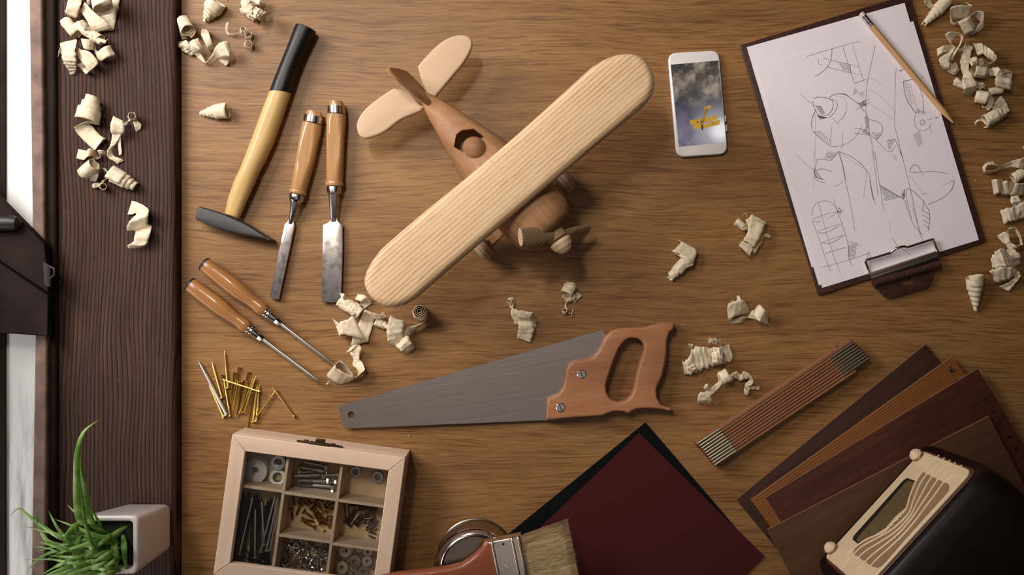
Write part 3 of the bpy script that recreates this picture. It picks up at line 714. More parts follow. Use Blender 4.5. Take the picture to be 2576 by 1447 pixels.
HO = [(1520, 838), (1527, 692), (1545, 688), (1600, 668), (1636, 622), (1650, 560), (1657, 500), (1680, 455), (1720, 433), (1800, 422), (1845, 408), (1878, 375), (1905, 320), (1935, 260), (1965, 228), (2010, 211), (2060, 207), (2190, 203), (2240, 190), (2300, 173), (2400, 172), (2399, 212), (2368, 240), (2352, 290), (2351, 370), (2340, 450), (2320, 540), (2290, 600), (2279, 640), (2286, 690), (2310, 735), (2350, 752), (2387, 763), (2382, 779), (2330, 771), (2250, 764), (2190, 763), (2140, 768), (2105, 786), (2086, 800), (2045, 784), (1990, 783), (1945, 797), (1905, 814), (1700, 826)]
HI = [(2060, 297), (2080, 283), (2110, 277), (2145, 280), (2178, 298), (2196, 330), (2196, 370), (2165, 450), (2142, 540), (2130, 620), (2105, 680), (2065, 711), (2010, 718), (1962, 696), (1934, 652), (1931, 600), (1955, 520), (1990, 420), (2025, 340)]
part('handle', flat([[CSAW(*q) for q in HO], [CSAW(*q) for q in HI]], .0005, .0215, .0032, 4), M['sawh'], sw, 40)
for q in ((1762, 525), (1617, 755)):
    c = P(*CSAW(*q), .022); r = 31 / 2.7404 * S * .98
    s = MB().lathe(c - V((0, 0, .001)), (0, 0, 1), [(0, r), (.0010, r), (.0016, r * .86), (.0017, r * .5)], 28)
    a = 2.0; s.box(c + V((0, 0, .00072)), V((cos(a), sin(a), 0)) * r * .8, V((-sin(a), cos(a), 0)) * r * .1, (0, 0, .0001), mi=1)
    part('screw', s, [M['steel'], M['iron']], sw, 30)

# ------------------------------------------------------------------ phone
ph = thing('smartphone', 'white smartphone lying face up showing a yellow biplane', 'smartphone', P(1755, 260))
pc = [(1680, 133), (1809, 125.5), (1831.5, 387), (1702.5, 396)]
pbody = part('body', flat([round_poly([P(*q, .0072)[:2] for q in pc], .0115, 8)], .0004, .0072, .0022, 4, world=True), M['white'], ph, 50)
q = [P(*CPH(*k), .0074) for k in ((195, 342), (690, 298), (772, 1150), (280, 1196))]
EX = (q[1] - q[0]).normalized(); EY = (q[3] - q[0]).normalized(); SW = (q[1] - q[0]).length; SH = (q[3] - q[0]).length
def sky_mat():
    m, nt, b = nodes('lit_screen'); b.inputs['Roughness'].default_value = .12
    b.inputs['Base Color'].default_value = (.01, .01, .01, 1)
    ang = atan2(EX.y, EX.x)
    _, rot = coords(nt, ang)
    o = q[0] - V(ph.location); o2 = V((o.x * cos(-ang) - o.y * sin(-ang), o.x * sin(-ang) + o.y * cos(-ang), 0))
    sb = N(nt, 'ShaderNodeVectorMath', operation='SUBTRACT'); sb.inputs[1].default_value = o2; nt.links.new(rot, sb.inputs[0])
    uv = N(nt, 'ShaderNodeMapping'); uv.inputs['Scale'].default_value = (1 / SW, -1 / SW, 0); nt.links.new(sb.outputs[0], uv.inputs[0])  # x 0..1, y 0..1.7 downwards
    n = N(nt, 'ShaderNodeTexNoise', Scale=2.6, Detail=8.0, Roughness=.6); nt.links.new(uv.outputs[0], n.inputs['Vector'])
    sx = N(nt, 'ShaderNodeSeparateXYZ'); nt.links.new(uv.outputs[0], sx.inputs[0])
    g = ramp(nt, [(0, (58, 52, 46)), (.28, (104, 94, 86)), (.46, (66, 62, 72)), (.62, (84, 80, 102)), (.8, (118, 112, 132)), (1, (112, 108, 128))])
    mr = N(nt, 'ShaderNodeMath', operation='DIVIDE'); mr.inputs[1].default_value = 1.74; nt.links.new(sx.outputs[1], mr.inputs[0]); nt.links.new(mr.outputs[0], g.inputs[0])
    cl = ramp(nt, [(.46, (0, 0, 0)), (.62, (1, 1, 1))], n.outputs[0])
    fall = ramp(nt, [(.1, (1, 1, 1)), (.42, (.75, .75, .75)), (.56, (.12, .12, .12)), (.78, (.1, .1, .1)), (.84, (.3, .3, .3)), (.9, (.05, .05, .05))], mr.outputs[0])
    k = mixc(nt, 1.0, cl.outputs[0], fall.outputs[0], 'MULTIPLY')
    c = mixc(nt, k, g.outputs[0], (172, 156, 138))
    dk = ramp(nt, [(.32, (.42, .42, .45)), (.5, (1, 1, 1))], n.outputs[0])
    c = mixc(nt, .9, c, dk.outputs[0], 'MULTIPLY')
    # the sun low on the right of the picture
    ds = N(nt, 'ShaderNodeVectorMath', operation='DISTANCE'); ds.inputs[1].default_value = (.92, 1.46, 0); nt.links.new(uv.outputs[0], ds.inputs[0])
    sun = ramp(nt, [(0, (1, 1, 1)), (.11, (.95, .95, .95)), (.3, (.3, .3, .3)), (.65, (.04, .04, .04)), (1, (0, 0, 0))], ds.outputs['Value'])
    c = mixc(nt, sun.outputs[0], c, (250, 248, 250))
    nt.links.new(c, b.inputs['Emission Color']); b.inputs['Emission Strength'].default_value = .8
    return m
def emis(name, col, st=.8):
    m, nt, b = nodes(name); b.inputs['Base Color'].default_value = (.02, .02, .02, 1); b.inputs['Roughness'].default_value = .15
    b.inputs['Emission Color'].default_value = lin(col); b.inputs['Emission Strength'].default_value = st; return m
scr = MB().prism([v[:2] for v in q], .0070, .00745)
def pic(pts, mi, dz=.0):
    scr.add([V((*P(*CPH(*k), .0075)[:2], .00755 + dz)) for k in pts], [tuple(range(len(pts)))], mi)
pic([(430, 965), (452, 960), (500, 958), (540, 972), (575, 955), (600, 938), (705, 914), (711, 930), (700, 966), (560, 1000), (430, 1011)], 1)
pic([(396, 920), (540, 902), (672, 867), (679, 880), (668, 915), (540, 945), (398, 968)], 1, .0001)
pic([(498, 950), (530, 880), (552, 800), (572, 802), (556, 890), (535, 975), (520, 1000)], 2, .0002)
pic([(542, 785), (560, 776), (572, 770), (610, 764), (620, 772), (608, 795), (578, 808), (546, 812)], 1, .0002)
pic([(512, 975), (530, 968), (535, 1000), (524, 1030), (514, 1010)], 3, .0003)
pic([(465, 938), (482, 934), (484, 946), (468, 950)], 3, .0003)
pic([(505, 930), (525, 924), (528, 940), (510, 944)], 3, .0003)
pic([(565, 770), (570, 768), (574, 850), (570, 852)], 3, .0003)
pic([(620, 935), (624, 934), (648, 964), (644, 966)], 3, .0003)
pic([(370, 1180), (374, 1183), (500, 1056), (497, 1053)], 4)
part('screen', scr, [sky_mat(), emis('biplane_yellow', (196, 146, 40)), emis('biplane_fuselage', (160, 116, 34)), emis('biplane_dark', (46, 38, 32)), emis('contrail', (150, 148, 165))], ph, None)
for a, b in (((761, 870), (767, 935)), ((770, 970), (776, 1035)), ((238, 1012), (248, 1085))):
    p1, p2 = P(*CPH(*a), .004), P(*CPH(*b), .004)
    part('side_button', MB().bar(p1, p2, .0016, .0028, .0052), M['white'], pbody, bevel=.0004)

# ------------------------------------------------------------------ clipboard, sheets, pencil
cb = thing('clipboard', 'dark brown leatherette clipboard with a nickel clip', 'clipboard', P(2170, 365))
part('board', flat([round_poly([(p.x, p.y) for p in [P(*k, .0032) for k in ((1860.5, 114), (2289, -16), (2481.5, 609), (2060, 745.5))]], .004)], .0003, .0032, .0012, 3, world=True), M['leather'], cb)
def sheet(label, cs, z, extra=None):
    mb = MB().prism([P(*k, z)[:2] for k in cs], z - .0002, z)
    mats = [M['paper'], M['graphite'], M['graphite_l']]
    for mi, K, pts, w in (extra or []):
        pts = [K(*k) for k in pts]; n = len(pts)
        ps = [V((*P(x, y, z)[:2], z + .00012)) for x, y in pts]
        if n > 2: ps = catmull(ps, 4)
        for i in range(len(ps) - 1):
            d = ps[i + 1] - ps[i]
            if d.length < 1e-7: continue
            s = V((-d.y, d.x, 0)).normalized() * w * S / 2; e = d.normalized() * w * S * .2
            mb.add([ps[i] - s - e, ps[i + 1] - s + e, ps[i + 1] + s + e, ps[i] + s - e], [(0, 1, 2, 3)], mi)
    o = part('paper_sheet', mb, mats, None, None)
    return tag(o, label, 'sheet of paper', 'sheets on the clipboard')
sheet('blank white sheet at the back on the clipboard, its upper end sticking out', [(1878.6, 118.6), (2275.5, 7), (2436, 562), (2042, 672.5)], .0036)
sheet('blank white sheet between the other two, edge showing on the left', [(1894, 172), (2292, 58), (2455, 606), (2060, 718)], .0039)
A, B_ = CB1, CB2
K = []
def st(c, pts, w=1.5, mi=1): K.append((mi, c, pts, .35 + w * .42))
def hatch(c, p0, p1, q0, q1, n, w=1.1, mi=1):
    for i in range(n):
        t = i / (n - 1); j = (random.random() - .5) * 6
        st(c, [(p0[0] + (p1[0] - p0[0]) * t + j, p0[1] + (p1[1] - p0[1]) * t), (q0[0] + (q1[0] - q0[0]) * t + j, q0[1] + (q1[1] - q0[1]) * t)], w, mi)
st(A, [(660, 498), (880, 432), (1122, 363)], 1.4); st(A, [(978, 408), (1035, 590), (1085, 735)], 1.5); st(A, [(1068, 400), (1120, 580), (1170, 725)], 1.1)
st(A, [(885, 428), (882, 490), (862, 560), (820, 615), (770, 655), (735, 672)], 2.2); st(A, [(810, 512), (860, 527)], 2); st(A, [(875, 530), (950, 548), (1045, 568)], 1.8)
for x in (1052, 1078, 1104): st(A, [(x, 570 + (x - 1052) * .28), (x + 14, 574 + (x - 1052) * .28)], 1.8)
st(A, [(768, 516), (762, 565)], 1.2); st(A, [(775, 566), (800, 573)], 1.4); st(A, [(845, 590), (940, 615), (1062, 647)], 1.8)
for x in (1078, 1108, 1140): st(A, [(x, 648 + (x - 1078) * .15), (x + 14, 652 + (x - 1078) * .15)], 2)
hatch(A, (950, 556), (1050, 575), (985, 610), (1055, 640), 9); st(A, [(1085, 735), (1190, 695)], 1.6)
st(A, [(1265, 398), (1235, 540), (1205, 680), (1188, 790), (1182, 920), (1188, 1030)], 1.5); st(A, [(1215, 690), (1275, 710), (1335, 755)], 1, 2); st(A, [(1210, 787), (1300, 840), (1390, 925), (1450, 1000)], 1, 2); st(A, [(1225, 920), (1320, 980), (1430, 1060)], .9, 2)
hatch(A, (1070, 840), (1165, 800), (1090, 770), (1150, 860), 9, 1); hatch(A, (1120, 910), (1180, 880), (1150, 935), (1182, 930), 10, 1.8)
st(A, [(1115, 912), (1225, 868)], 1.6); st(A, [(1092, 968), (1225, 898)], 1.2)
st(A, [(600, 820), (650, 868), (700, 910)], 1); st(A, [(712, 890), (725, 940), (750, 990), (780, 1030)], 2.4); st(A, [(728, 870), (760, 855), (820, 860), (870, 875), (895, 905), (888, 960), (850, 1010), (790, 1025)], 2.4)
st(A, [(880, 875), (920, 890), (932, 930), (910, 985), (860, 1035)], 2); hatch(A, (735, 930), (790, 1010), (790, 935), (825, 1000), 12, 1.5); hatch(A, (755, 1015), (775, 1050), (800, 1030), (850, 1035), 6, 2.2)
st(A, [(858, 870), (890, 838), (960, 826), (1010, 838), (1060, 872), (1115, 915), (1172, 985)], 2.6); st(A, [(960, 826), (1000, 828), (1030, 848)], 2)
st(A, [(740, 975), (715, 1030), (705, 1085), (710, 1135)], 3); st(A, [(715, 1150), (760, 1200), (820, 1250), (868, 1288)], 2); st(A, [(868, 1288), (940, 1288), (1030, 1255), (1100, 1195), (1150, 1110)], 1.2); st(A, [(1005, 985), (985, 1030), (940, 1075)], 1.4); st(A, [(890, 1040), (940, 1092)], 1.4); st(A, [(940, 850), (985, 850), (1005, 880), (1015, 960), (1000, 1000)], 1, 2)
hatch(A, (720, 1165), (870, 1280), (790, 1155), (880, 1240), 9, 1.2); st(A, [(977, 1165), (972, 1305)], 1.3); st(A, [(885, 1115), (868, 1230)], 1); st(A, [(740, 1000), (735, 1400)], .8, 2)
st(A, [(1083, 1128), (1200, 1145)], 1.6); st(A, [(1085, 1172), (1215, 1192)], 1.6); hatch(A, (1150, 1160), (1205, 1190), (1180, 1140), (1218, 1180), 8, 2)
st(A, [(1186, 1000), (1205, 1060), (1212, 1140), (1215, 1180)], 2); hatch(A, (1172, 1030), (1185, 1130), (1195, 1030), (1208, 1130), 14, 1.8)
st(A, [(1205, 1050), (1260, 1065), (1310, 1090), (1332, 1130), (1320, 1180), (1278, 1232)], 1.8); st(A, [(1215, 1180), (1275, 1235), (1385, 1337), (1442, 1290)], 1.4); hatch(A, (1235, 1170), (1275, 1225), (1325, 1175), (1290, 1220), 6, 1.2)
hatch(A, (1372, 1235), (1380, 1310), (1440, 1222), (1400, 1310), 9, 1.4); st(A, [(1440, 1228), (1475, 1310), (1510, 1395)], 2.2); st(A, [(1440, 1120), (1470, 1240), (1500, 1360)], 1.4); st(A, [(1450, 600), (1440, 800), (1436, 1110)], 1.1); st(A, [(1215, 1190), (1240, 1300), (1265, 1400)], 1); st(A, [(1225, 1190), (1245, 1290)], 1, 2)
# the propeller at the right edge
st(A, [(1512, 718), (1600, 697)], 3); st(A, [(1515, 712), (1522, 800), (1550, 890), (1590, 950), (1625, 1000)], 2.6); st(A, [(1635, 740), (1668, 800), (1685, 870), (1695, 990)], 1.6); hatch(A, (1520, 740), (1570, 920), (1565, 735), (1600, 910), 11, 1)
st(A, [(1575, 735), (1600, 840), (1630, 960)], 1, 2); hatch(A, (1625, 1000), (1710, 1005), (1640, 955), (1695, 985), 8, 1.4); st(A, [(1660, 1075), (1680, 1055), (1702, 1078), (1680, 1102), (1660, 1080)], 2.4); st(A, [(1620, 1010), (1610, 1080), (1640, 1140), (1700, 1150), (1745, 1115), (1750, 1085)], 1.3); hatch(A, (1600, 1190), (1640, 1290), (1660, 1150), (1680, 1260), 10, 1); st(A, [(1745, 1110), (1765, 1170)], 1)
st(A, [(1465, 625), (1520, 610)], 1.4); st(A, [(1480, 615), (1500, 632)], 1.6); st(A, [(1500, 612), (1486, 632)], 1.6); st(A, [(1725, 1055), (1775, 1043)], 1.2); st(A, [(1790, 1030), (1812, 1045)], 1.6); st(A, [(1826, 1028), (1795, 1042)], 1.5); st(A, [(1672, 664), (1690, 680), (1678, 684)], 1.4)
# lower half of the sheet
B = B_
st(B, [(925, 5), (880, 60), (860, 82), (800, 72), (740, 78), (732, 130), (720, 185), (740, 230), (800, 245)], 2); hatch(B, (705, 150), (725, 225), (735, 165), (795, 250), 8, 1.4); st(B, [(735, 168), (790, 155), (870, 178)], 1.8); st(B, [(715, 225), (760, 265), (815, 272)], 1.4); st(B, [(570, 38), (640, 110), (700, 155)], 1); st(B, [(890, 310), (940, 285), (965, 260)], 1)
hatch(B, (840, 0), (915, 20), (815, 60), (870, 70), 7, 1.4); st(B, [(925, 5), (960, 120), (990, 270), (1030, 450), (1070, 690)], 1.4); st(B, [(935, 10), (970, 140), (990, 250)], 1.6); st(B, [(930, 5), (1030, 45), (1120, 110), (1170, 170), (1195, 205)], 2); st(B, [(960, 30), (1050, 90), (1140, 150)], 1, 2); st(B, [(720, 0), (716, 150), (712, 330)], .9, 2)
st(B, [(1195, 205), (1215, 330), (1245, 460)], 1.3); st(B, [(1198, 255), (1225, 400), (1240, 430)], 2); st(B, [(1220, 0), (1250, 200), (1270, 400)], 1.2); st(B, [(1240, 0), (1280, 260), (1320, 520)], 1.2); st(B, [(1170, 170), (1160, 300), (1145, 410)], .9, 2)
st(B, [(1285, 295), (1360, 340), (1492, 418)], 3); hatch(B, (1290, 310), (1330, 430), (1320, 320), (1460, 400), 13, 1.1); st(B, [(1490, 418), (1502, 335)], 2.2); hatch(B, (1470, 390), (1495, 410), (1500, 335), (1505, 380), 6, 1.4)
st(B, [(1465, 0), (1520, 200), (1570, 420), (1640, 750)], 1.4); st(B, [(1545, 205), (1600, 290), (1660, 370)], .9, 2); st(B, [(1525, 325), (1570, 345), (1620, 390), (1672, 440)], 2.4); st(B, [(1545, 180), (1560, 140), (1590, 118), (1625, 140), (1642, 175)], 2); st(B, [(1545, 180), (1600, 185), (1750, 178), (1870, 196)], 2.2); st(B, [(1640, 178), (1668, 210)], 1)
st(B, [(1900, 260), (1925, 265), (1915, 320), (1860, 385), (1780, 435), (1702, 462)], 2); st(B, [(1925, 220), (1930, 300), (1890, 360)], 1, 2); st(B, [(1820, 300), (1905, 265)], 1, 2); st(B, [(1650, 375), (1695, 366)], 1.6)
st(B, [(1665, 445), (1695, 490), (1715, 530), (1718, 600), (1705, 690)], 2.4); hatch(B, (1650, 512), (1668, 640), (1712, 545), (1708, 668), 4, 2); st(B, [(1668, 430), (1660, 520)], 1.2); st(B, [(1500, 420), (1530, 520), (1570, 620), (1625, 700)], 1.4); st(B, [(1515, 330), (1525, 450), (1560, 580)], 1.4); st(B, [(1565, 480), (1610, 620), (1660, 780)], 1.1); st(B, [(1625, 700), (1670, 728)], 1.6); st(B, [(1540, 455), (1660, 500)], .9, 2)
st(B, [(697, 555), (705, 500), (735, 455), (790, 433), (850, 440), (890, 470), (918, 520)], 1.4); st(B, [(698, 590), (760, 770), (815, 930), (858, 1040)], 1.3); st(B, [(755, 445), (800, 620), (860, 830), (945, 1065)], 1.1); st(B, [(918, 520), (960, 640), (1010, 810), (1020, 930), (1040, 990)], 1.5); st(B, [(880, 395), (930, 560)], .9, 2)
st(B, [(705, 590), (810, 550), (945, 520)], 1); st(B, [(715, 600), (740, 615), (775, 608)], 1.5); st(B, [(745, 698), (850, 660), (960, 630)], 1); st(B, [(755, 710), (810, 710), (870, 685), (930, 650)], 1.7); st(B, [(770, 800), (890, 755), (985, 727)], 1); st(B, [(795, 795), (840, 802), (900, 780), (965, 738)], 1.8); st(B, [(812, 888), (900, 860), (985, 838)], 1.6); st(B, [(785, 1010), (1000, 950), (1200, 885)], 1.1); st(B, [(830, 585), (880, 560), (920, 525)], 1)
st(B, [(920, 525), (936, 492), (952, 540), (920, 525)], 2.2); st(B, [(930, 530), (978, 512)], 1.5); hatch(B, (1008, 820), (1012, 930), (1090, 800), (1070, 925), 12, 1.3); st(B, [(1010, 790), (1080, 800), (1118, 830)], 1)
st(B, [(1175, 890), (1205, 880)], 1.4); st(B, [(1198, 900), (1178, 910), (1185, 925), (1208, 918), (1205, 902)], 1.4); st(B, [(1395, 755), (1430, 810), (1480, 850), (1552, 898)], 1.5); st(B, [(1365, 620), (1380, 700)], 1, 2)
hatch(B, (1390, 35), (1410, 75), (1420, 45), (1435, 80), 3, 1.3)
sheet('white sheet on top of the clipboard covered in pencil airplane sketches', [(1901, 167.5), (2297.5, 53.5), (2462.5, 603.5), (2068.7, 724.5)], .0042, K)
# clip
zc = .0075
clipz = [(1195, 1062, .005), (1180, 1010, .006), (1161, 957, .009), (1175, 944, .0095), (1250, 922, .0095), (1345, 893, .0095), (1380, 882, .0095), (1405, 860, .011), (1435, 842, .0125), (1480, 829, .0125), (1510, 829, .0115), (1530, 832, .0100), (1620, 804, .0095), (1735, 768, .0095), (1750, 772, .0095), (1772, 830, .008), (1793, 880, .006)]
cp = [P(*CB2(x, y), zz) for x, y, zz in clipz]
part('clip_wire', MB().tube(catmull(cp, 4), .0017, 12), M['nickel'], cb)
a, b = P(*CB2(1208, 1092), .0085), P(*CB2(1795, 898), .0085); nn = (b - a).normalized(); sv = V((-nn.y, nn.x, 0))
bar = MB()
bar.loft([[e + sv * (x * .001) + V((0, 0, zz * .001)) for x, zz in ((5.5, -4), (5.5, -1.5), (4.6, -.2), (2.6, .2), (1.6, -.8), (.6, .3), (-2.2, .8), (-4.8, 0), (-5.4, -4))] for e in (a, b)])
part('clip_jaw', bar, M['nickel'], cb, 25)
tabp = [(1236, 1120), (1205, 1115), (1250, 1190), (1262, 1192), (1340, 1275), (1362, 1281), (1700, 1182), (1722, 1165), (1762, 1035), (1810, 1010), (1790, 955), (1730, 970)]
a1, b1 = P(*CB2(1230, 1152), .0075), P(*CB2(1806, 982), .0075)
part('clip_spine', MB().tube([a1, b1], .0052, 18), M['leather'], cb, 40)
part('clip_tab', flat([[CB2(*k) for k in [(1225, 1120), (1250, 1190)] + tabp[3:9] + [(1806, 1000), (1795, 940)]], [CB2(*k) for k in ((1466, 1122), (1510, 1108), (1558, 1100), (1560, 1125), (1550, 1150), (1532, 1168), (1512, 1170), (1485, 1155))]], .0035, .0065, .0008, 2), M['leather'], cb)

pcl = thing('pencil', 'natural wood pencil with eraser lying across the sketches', 'pencil', P(2290, 180, .0045))
pa0, pa1 = V((2167, 34)), V((2405, 318)); pd = (pa1 - pa0).normalized(); pnn = V((-pd.y, pd.x)); plen = (pa1 - pa0).length
def psec(pr, n=24, e=2.0, z0=.0045):
    out = []
    for s, w in pr:
        c = pa0 + pd * s; zc_ = z0 + .0036
        out.append((c.x - pnn.x * w, c.y - pnn.y * w, c.x + pnn.x * w, c.y + pnn.y * w, zc_, w * S))
    return lr(out, n, e)
part('eraser', MB().loft(psec([(-2, 4.5), (0, 6.3), (10, 6.6)])), M['eraser'], pcl)
part('ferrule', MB().loft(psec([(8, 6.9), (11, 7.1), (13, 6.5), (16, 7.1), (19, 6.5), (22, 7.1), (30, 7.1), (33, 6.5), (36, 7.1), (40, 7.0)])), M['alu'], pcl, 25)
part('shaft', MB().loft(psec([(38, 7.2), (plen - 48, 7.2), (plen - 46, 7.1)], 6, 2)), M['pencil'], pcl, 20)
part('sharpened_cone', MB().loft(psec([(plen - 48, 7.0), (plen - 12, 2.1)])), M['pencil'], pcl)
part('lead', MB().loft(psec([(plen - 12.5, 2.1), (plen, .3)], 12)), M['lead'], pcl)
# ------------------------------------------------------------------ compartment box and its contents
ZL = .055
ta, tb = P(583.8, 1092.6, ZL), P(1019.8, 1151.5, ZL)
BU = (tb - ta).normalized(); BV = V((BU.y, -BU.x, 0)); BW = (tb - ta).length; BL = BW * 357 / 440
def Bx(a, b, z): 
    p = ta + BU * a + BV * b; p.z = z; return p
def loc(pt): d = pt - ta; return d.dot(BU), d.dot(BV)
bx = thing('compartment_box', 'pale wooden box with a glass lid and seven compartments of hardware', 'hardware box', Bx(BW / 2, BL / 2, 0))
wt = .006
part('box_floor', MB().prism([Bx(a, b, 0)[:2] for a, b in ((.001, .001), (BW - .001, .001), (BW - .001, BL - .001), (.001, BL - .001))], .0005, .004), M['boxb'], bx)
hw_ = wt / 2
for a0, b0, a1, b1, mt in ((0, hw_, BW, hw_, 'box'), (0, BL - hw_, BW, BL - hw_, 'box'), (hw_, wt, hw_, BL - wt, 'box2'), (BW - hw_, wt, BW - hw_, BL - wt, 'box2')):
    part('side_wall', MB().bar(Bx(a0, b0, 0), Bx(a1, b1, 0), wt, .0005, .0432), M[mt], bx, bevel=.0006)
fw = BW * 38.5 / 440
o4 = [(0, 0), (BW, 0), (BW, BL), (0, BL)]; i4 = [(fw, fw), (BW - fw * .98, fw), (BW - fw * .98, BL - fw * .9), (fw, BL - fw * .9)]
for k in range(4):
    k2 = (k + 1) % 4; sh = .00015
    q = [o4[k], o4[k2], i4[k2], i4[k]]; cxa = sum(p[0] for p in q) / 4; cxb = sum(p[1] for p in q) / 4
    q = [(p[0] + (cxa - p[0]) * .0012, p[1] + (cxb - p[1]) * .0012) for p in q]
    part('lid_rail', MB().prism([Bx(a, b, 0)[:2] for a, b in q], .0434, ZL), M['box' if k % 2 == 0 else 'box2'], bx, bevel=.0009)
part('glass_pane', MB().prism([Bx(a, b, 0)[:2] for a, b in ((fw - .003, fw - .003), (BW - fw + .003, fw - .003), (BW - fw + .003, BL - fw + .003), (fw - .003, BL - fw + .003))], .0455, .0470), M['glass'], bx, None)
ZD = .0425
d1 = (loc(P(*C7(815, 395), ZD))[0] + loc(P(*C7(672, 1372), ZD))[0]) / 2
d2 = (loc(P(*C7(1303, 470), ZD))[0] + loc(P(*C7(1162, 1447), ZD))[0]) / 2
def bl_(p, q): return (loc(P(*C7(*p), ZD))[1] + loc(P(*C7(*q), ZD))[1]) / 2
dt = .0036
for a in (d1, d2): part('divider', MB().bar(Bx(a, wt, 0), Bx(a, BL - wt, 0), dt, .004, ZD), M['box2'], bx, bevel=.0004)
for p, q, a0, a1 in (((380, 632), (755, 690), wt, d1 - dt / 2), ((790, 700), (1248, 765), d1 + dt / 2, d2 - dt / 2), ((735, 1085), (1190, 1150), d1 + dt / 2, d2 - dt / 2), ((1285, 770), (1650, 822), d2 + dt / 2, BW - wt), ((1225, 1165), (1590, 1216), d2 + dt / 2, BW - wt)):
    b = bl_(p, q); part('divider', MB().bar(Bx(a0, b, 0), Bx(a1, b, 0), dt, .004, ZD - .0003), M['box'], bx, bevel=.0004)
la = BW * .497
lm = MB()
lm.box(Bx(la, -.0012, .047), BU * .0125, BV * .0010, (0, 0, .0055)); lm.box(Bx(la - .0195, -.0010, .046), BU * .0085, BV * .0008, (0, 0, .0025)); lm.box(Bx(la + .0195, -.0010, .046), BU * .0085, BV * .0008, (0, 0, .0025))
lm.box(Bx(la, -.0035, .044), BU * .0055, BV * .0028, (0, 0, .0035)); lm.box(Bx(la - .0165, -.002, .0475), BU * .003, BV * .0018, (0, 0, .002)); lm.box(Bx(la + .0165, -.002, .0475), BU * .003, BV * .0018, (0, 0, .002))
lm.tube([Bx(la - .024, -.0018, .049), Bx(la + .024, -.0018, .049)], .0012, 8)
part('latch', lm, M['bronze'], bx, bevel=.0004)

def washer_mesh(name, r, ri, t, mat):
    mb = MB(); n = 36; b = .0003
    prof = [(ri, 0), (r - b, 0), (r, b), (r, t - b), (r - b, t), (ri, t)]
    mb.loft([[V((rr * cos(a), rr * sin(a), z)) for rr, z in prof] for a in [2 * pi * k / n for k in range(n)]], closed=True)
    me = mb.mesh(name); finish(me, mat, 40); return me
def drop(name, me, pos, rot, label, cat, group, sc=1):
    if name in protos: o = protos[name].copy(); o.data = me
    else: o = bpy.data.objects.new(name, me); protos[name] = o
    COL.objects.link(o); o.location = pos; o.rotation_euler = rot; o.scale = (sc, sc, sc)
    return tag(o, label, cat, group)
K1 = crop(570, 1110, 11.13); K2 = crop(700, 1140, 13.156); K3 = crop(700, 1230, 11.13); K4 = crop(560, 1210, 6.294); K5 = crop(830, 1250, 7.344); K6 = crop(680, 1340, 13.525)
bigw = washer_mesh('large_washer', .0155, .0052, .0022, M['dsteel']); midw = washer_mesh('mid_washer', .0090, .0050, .0020, M['zinc']); whw = washer_mesh('white_washer', .0100, .0061, .0022, M['wwhite'])
for k in range(3):
    p = P(*K1(815 - 4 * k, 830 - 30 * (2 - k)), .010); p.z = .006 + .0031 * k
    drop('washer', bigw, p, (radians(-7), radians(4), 0), ('large grey washer lowest of the stack in the corner of the box', 'large grey washer in the middle of the corner stack of the box', 'large grey washer on top of the stack in the corner of the box')[k], 'washer', 'washers in the top left compartment')
for k in range(3):
    p = P(*K1(1480, 560 + 12 * k), .010); p.z = .008 + .0034 * k
    drop('washer', midw, p, (radians(-10), 0, 0), ('middle sized bright washer lowest of the leaning stack beside the large washers', 'middle sized bright washer in the middle of the leaning stack', 'middle sized bright washer on top of the leaning stack')[k], 'washer', 'washers in the top left compartment')
p = P(*K1(1430, 1010), .013); p.z = .0125
drop('washer', whw, p, (radians(-6), radians(3), 0), 'white ring washer in front of the leaning stack of washers', 'washer', 'washers in the top left compartment')
p = P(*K1(1440, 1000), .008); p.z = .006
drop('washer', midw, p, (0, 0, 0), 'bright washer showing through the hole of the white ring washer', 'washer', 'washers in the top left compartment')

def bolt_mesh(name, L, r, thr):
    mb = MB(); hr = r * 1.9
    hexa = lambda x, rr: [V((x, rr * cos(a), rr * sin(a))) for a in [pi / 3 * k for k in range(6)]]
    mb.loft([hexa(0, hr * .86), hexa(.0006, hr), hexa(r * 1.5, hr)])
    prof = [(r * 1.5, r)]; x = L - thr; prof.append((x, r)); pitch = .0011
    while x < L - .001: prof += [(x, r * .82), (x + pitch * .5, r)]; x += pitch
    prof.append((L, r * .7)); mb.lathe((0, 0, 0), (1, 0, 0), prof, 14)
    me = mb.mesh(name); finish(me, mat=M['zinc'], angle=25); return me
bf = bolt_mesh('full_thread_bolt', .036, .0025, .031); bh = bolt_mesh('half_thread_bolt', .042, .0022, .020)
for h, t_, z0, z1, me, L, lab in [
    ((1650, 450), (880, 290), .017, .016, bf, .036, 'fully threaded bolt nearest the box edge, bright head at right'),
    ((690, 455), (1545, 590), .012, .017, bf, .036, 'fully threaded bolt with its head at left, below the one at the box edge'),
    ((500, 760), (1365, 720), .012, .014, bf, .036, 'fully threaded bolt in the middle with its head at left'),
    ((2020, 690), (1480, 748), .014, .012, bh, .042, 'short looking bolt whose head touches the divider on the right'),
    ((1690, 910), (630, 900), .013, .013, bh, .042, 'smooth shanked bolt in the middle of the bolt compartment'),
    ((1850, 1110), (530, 1035), .0145, .012, bh, .042, 'brightest smooth shanked bolt, second from the lower divider'),
    ((1950, 970), (900, 985), .009, .009, bh, .042, 'half hidden bolt between the middle one and the brightest one'),
    ((1840, 1255), (800, 1140), .010, .010, bh, .042, 'bolt nearest the divider in front of the bolt compartment'),
    ((1640, 620), (760, 640), .0075, .0075, bf, .036, 'dark bolt at the bottom of the bolt compartment, mostly covered')]:
    put('bolt', me, P(*K2(*h), z0), P(*K2(*t_), z1), lab, 'bolt', 'bolts in the box', L, .3)
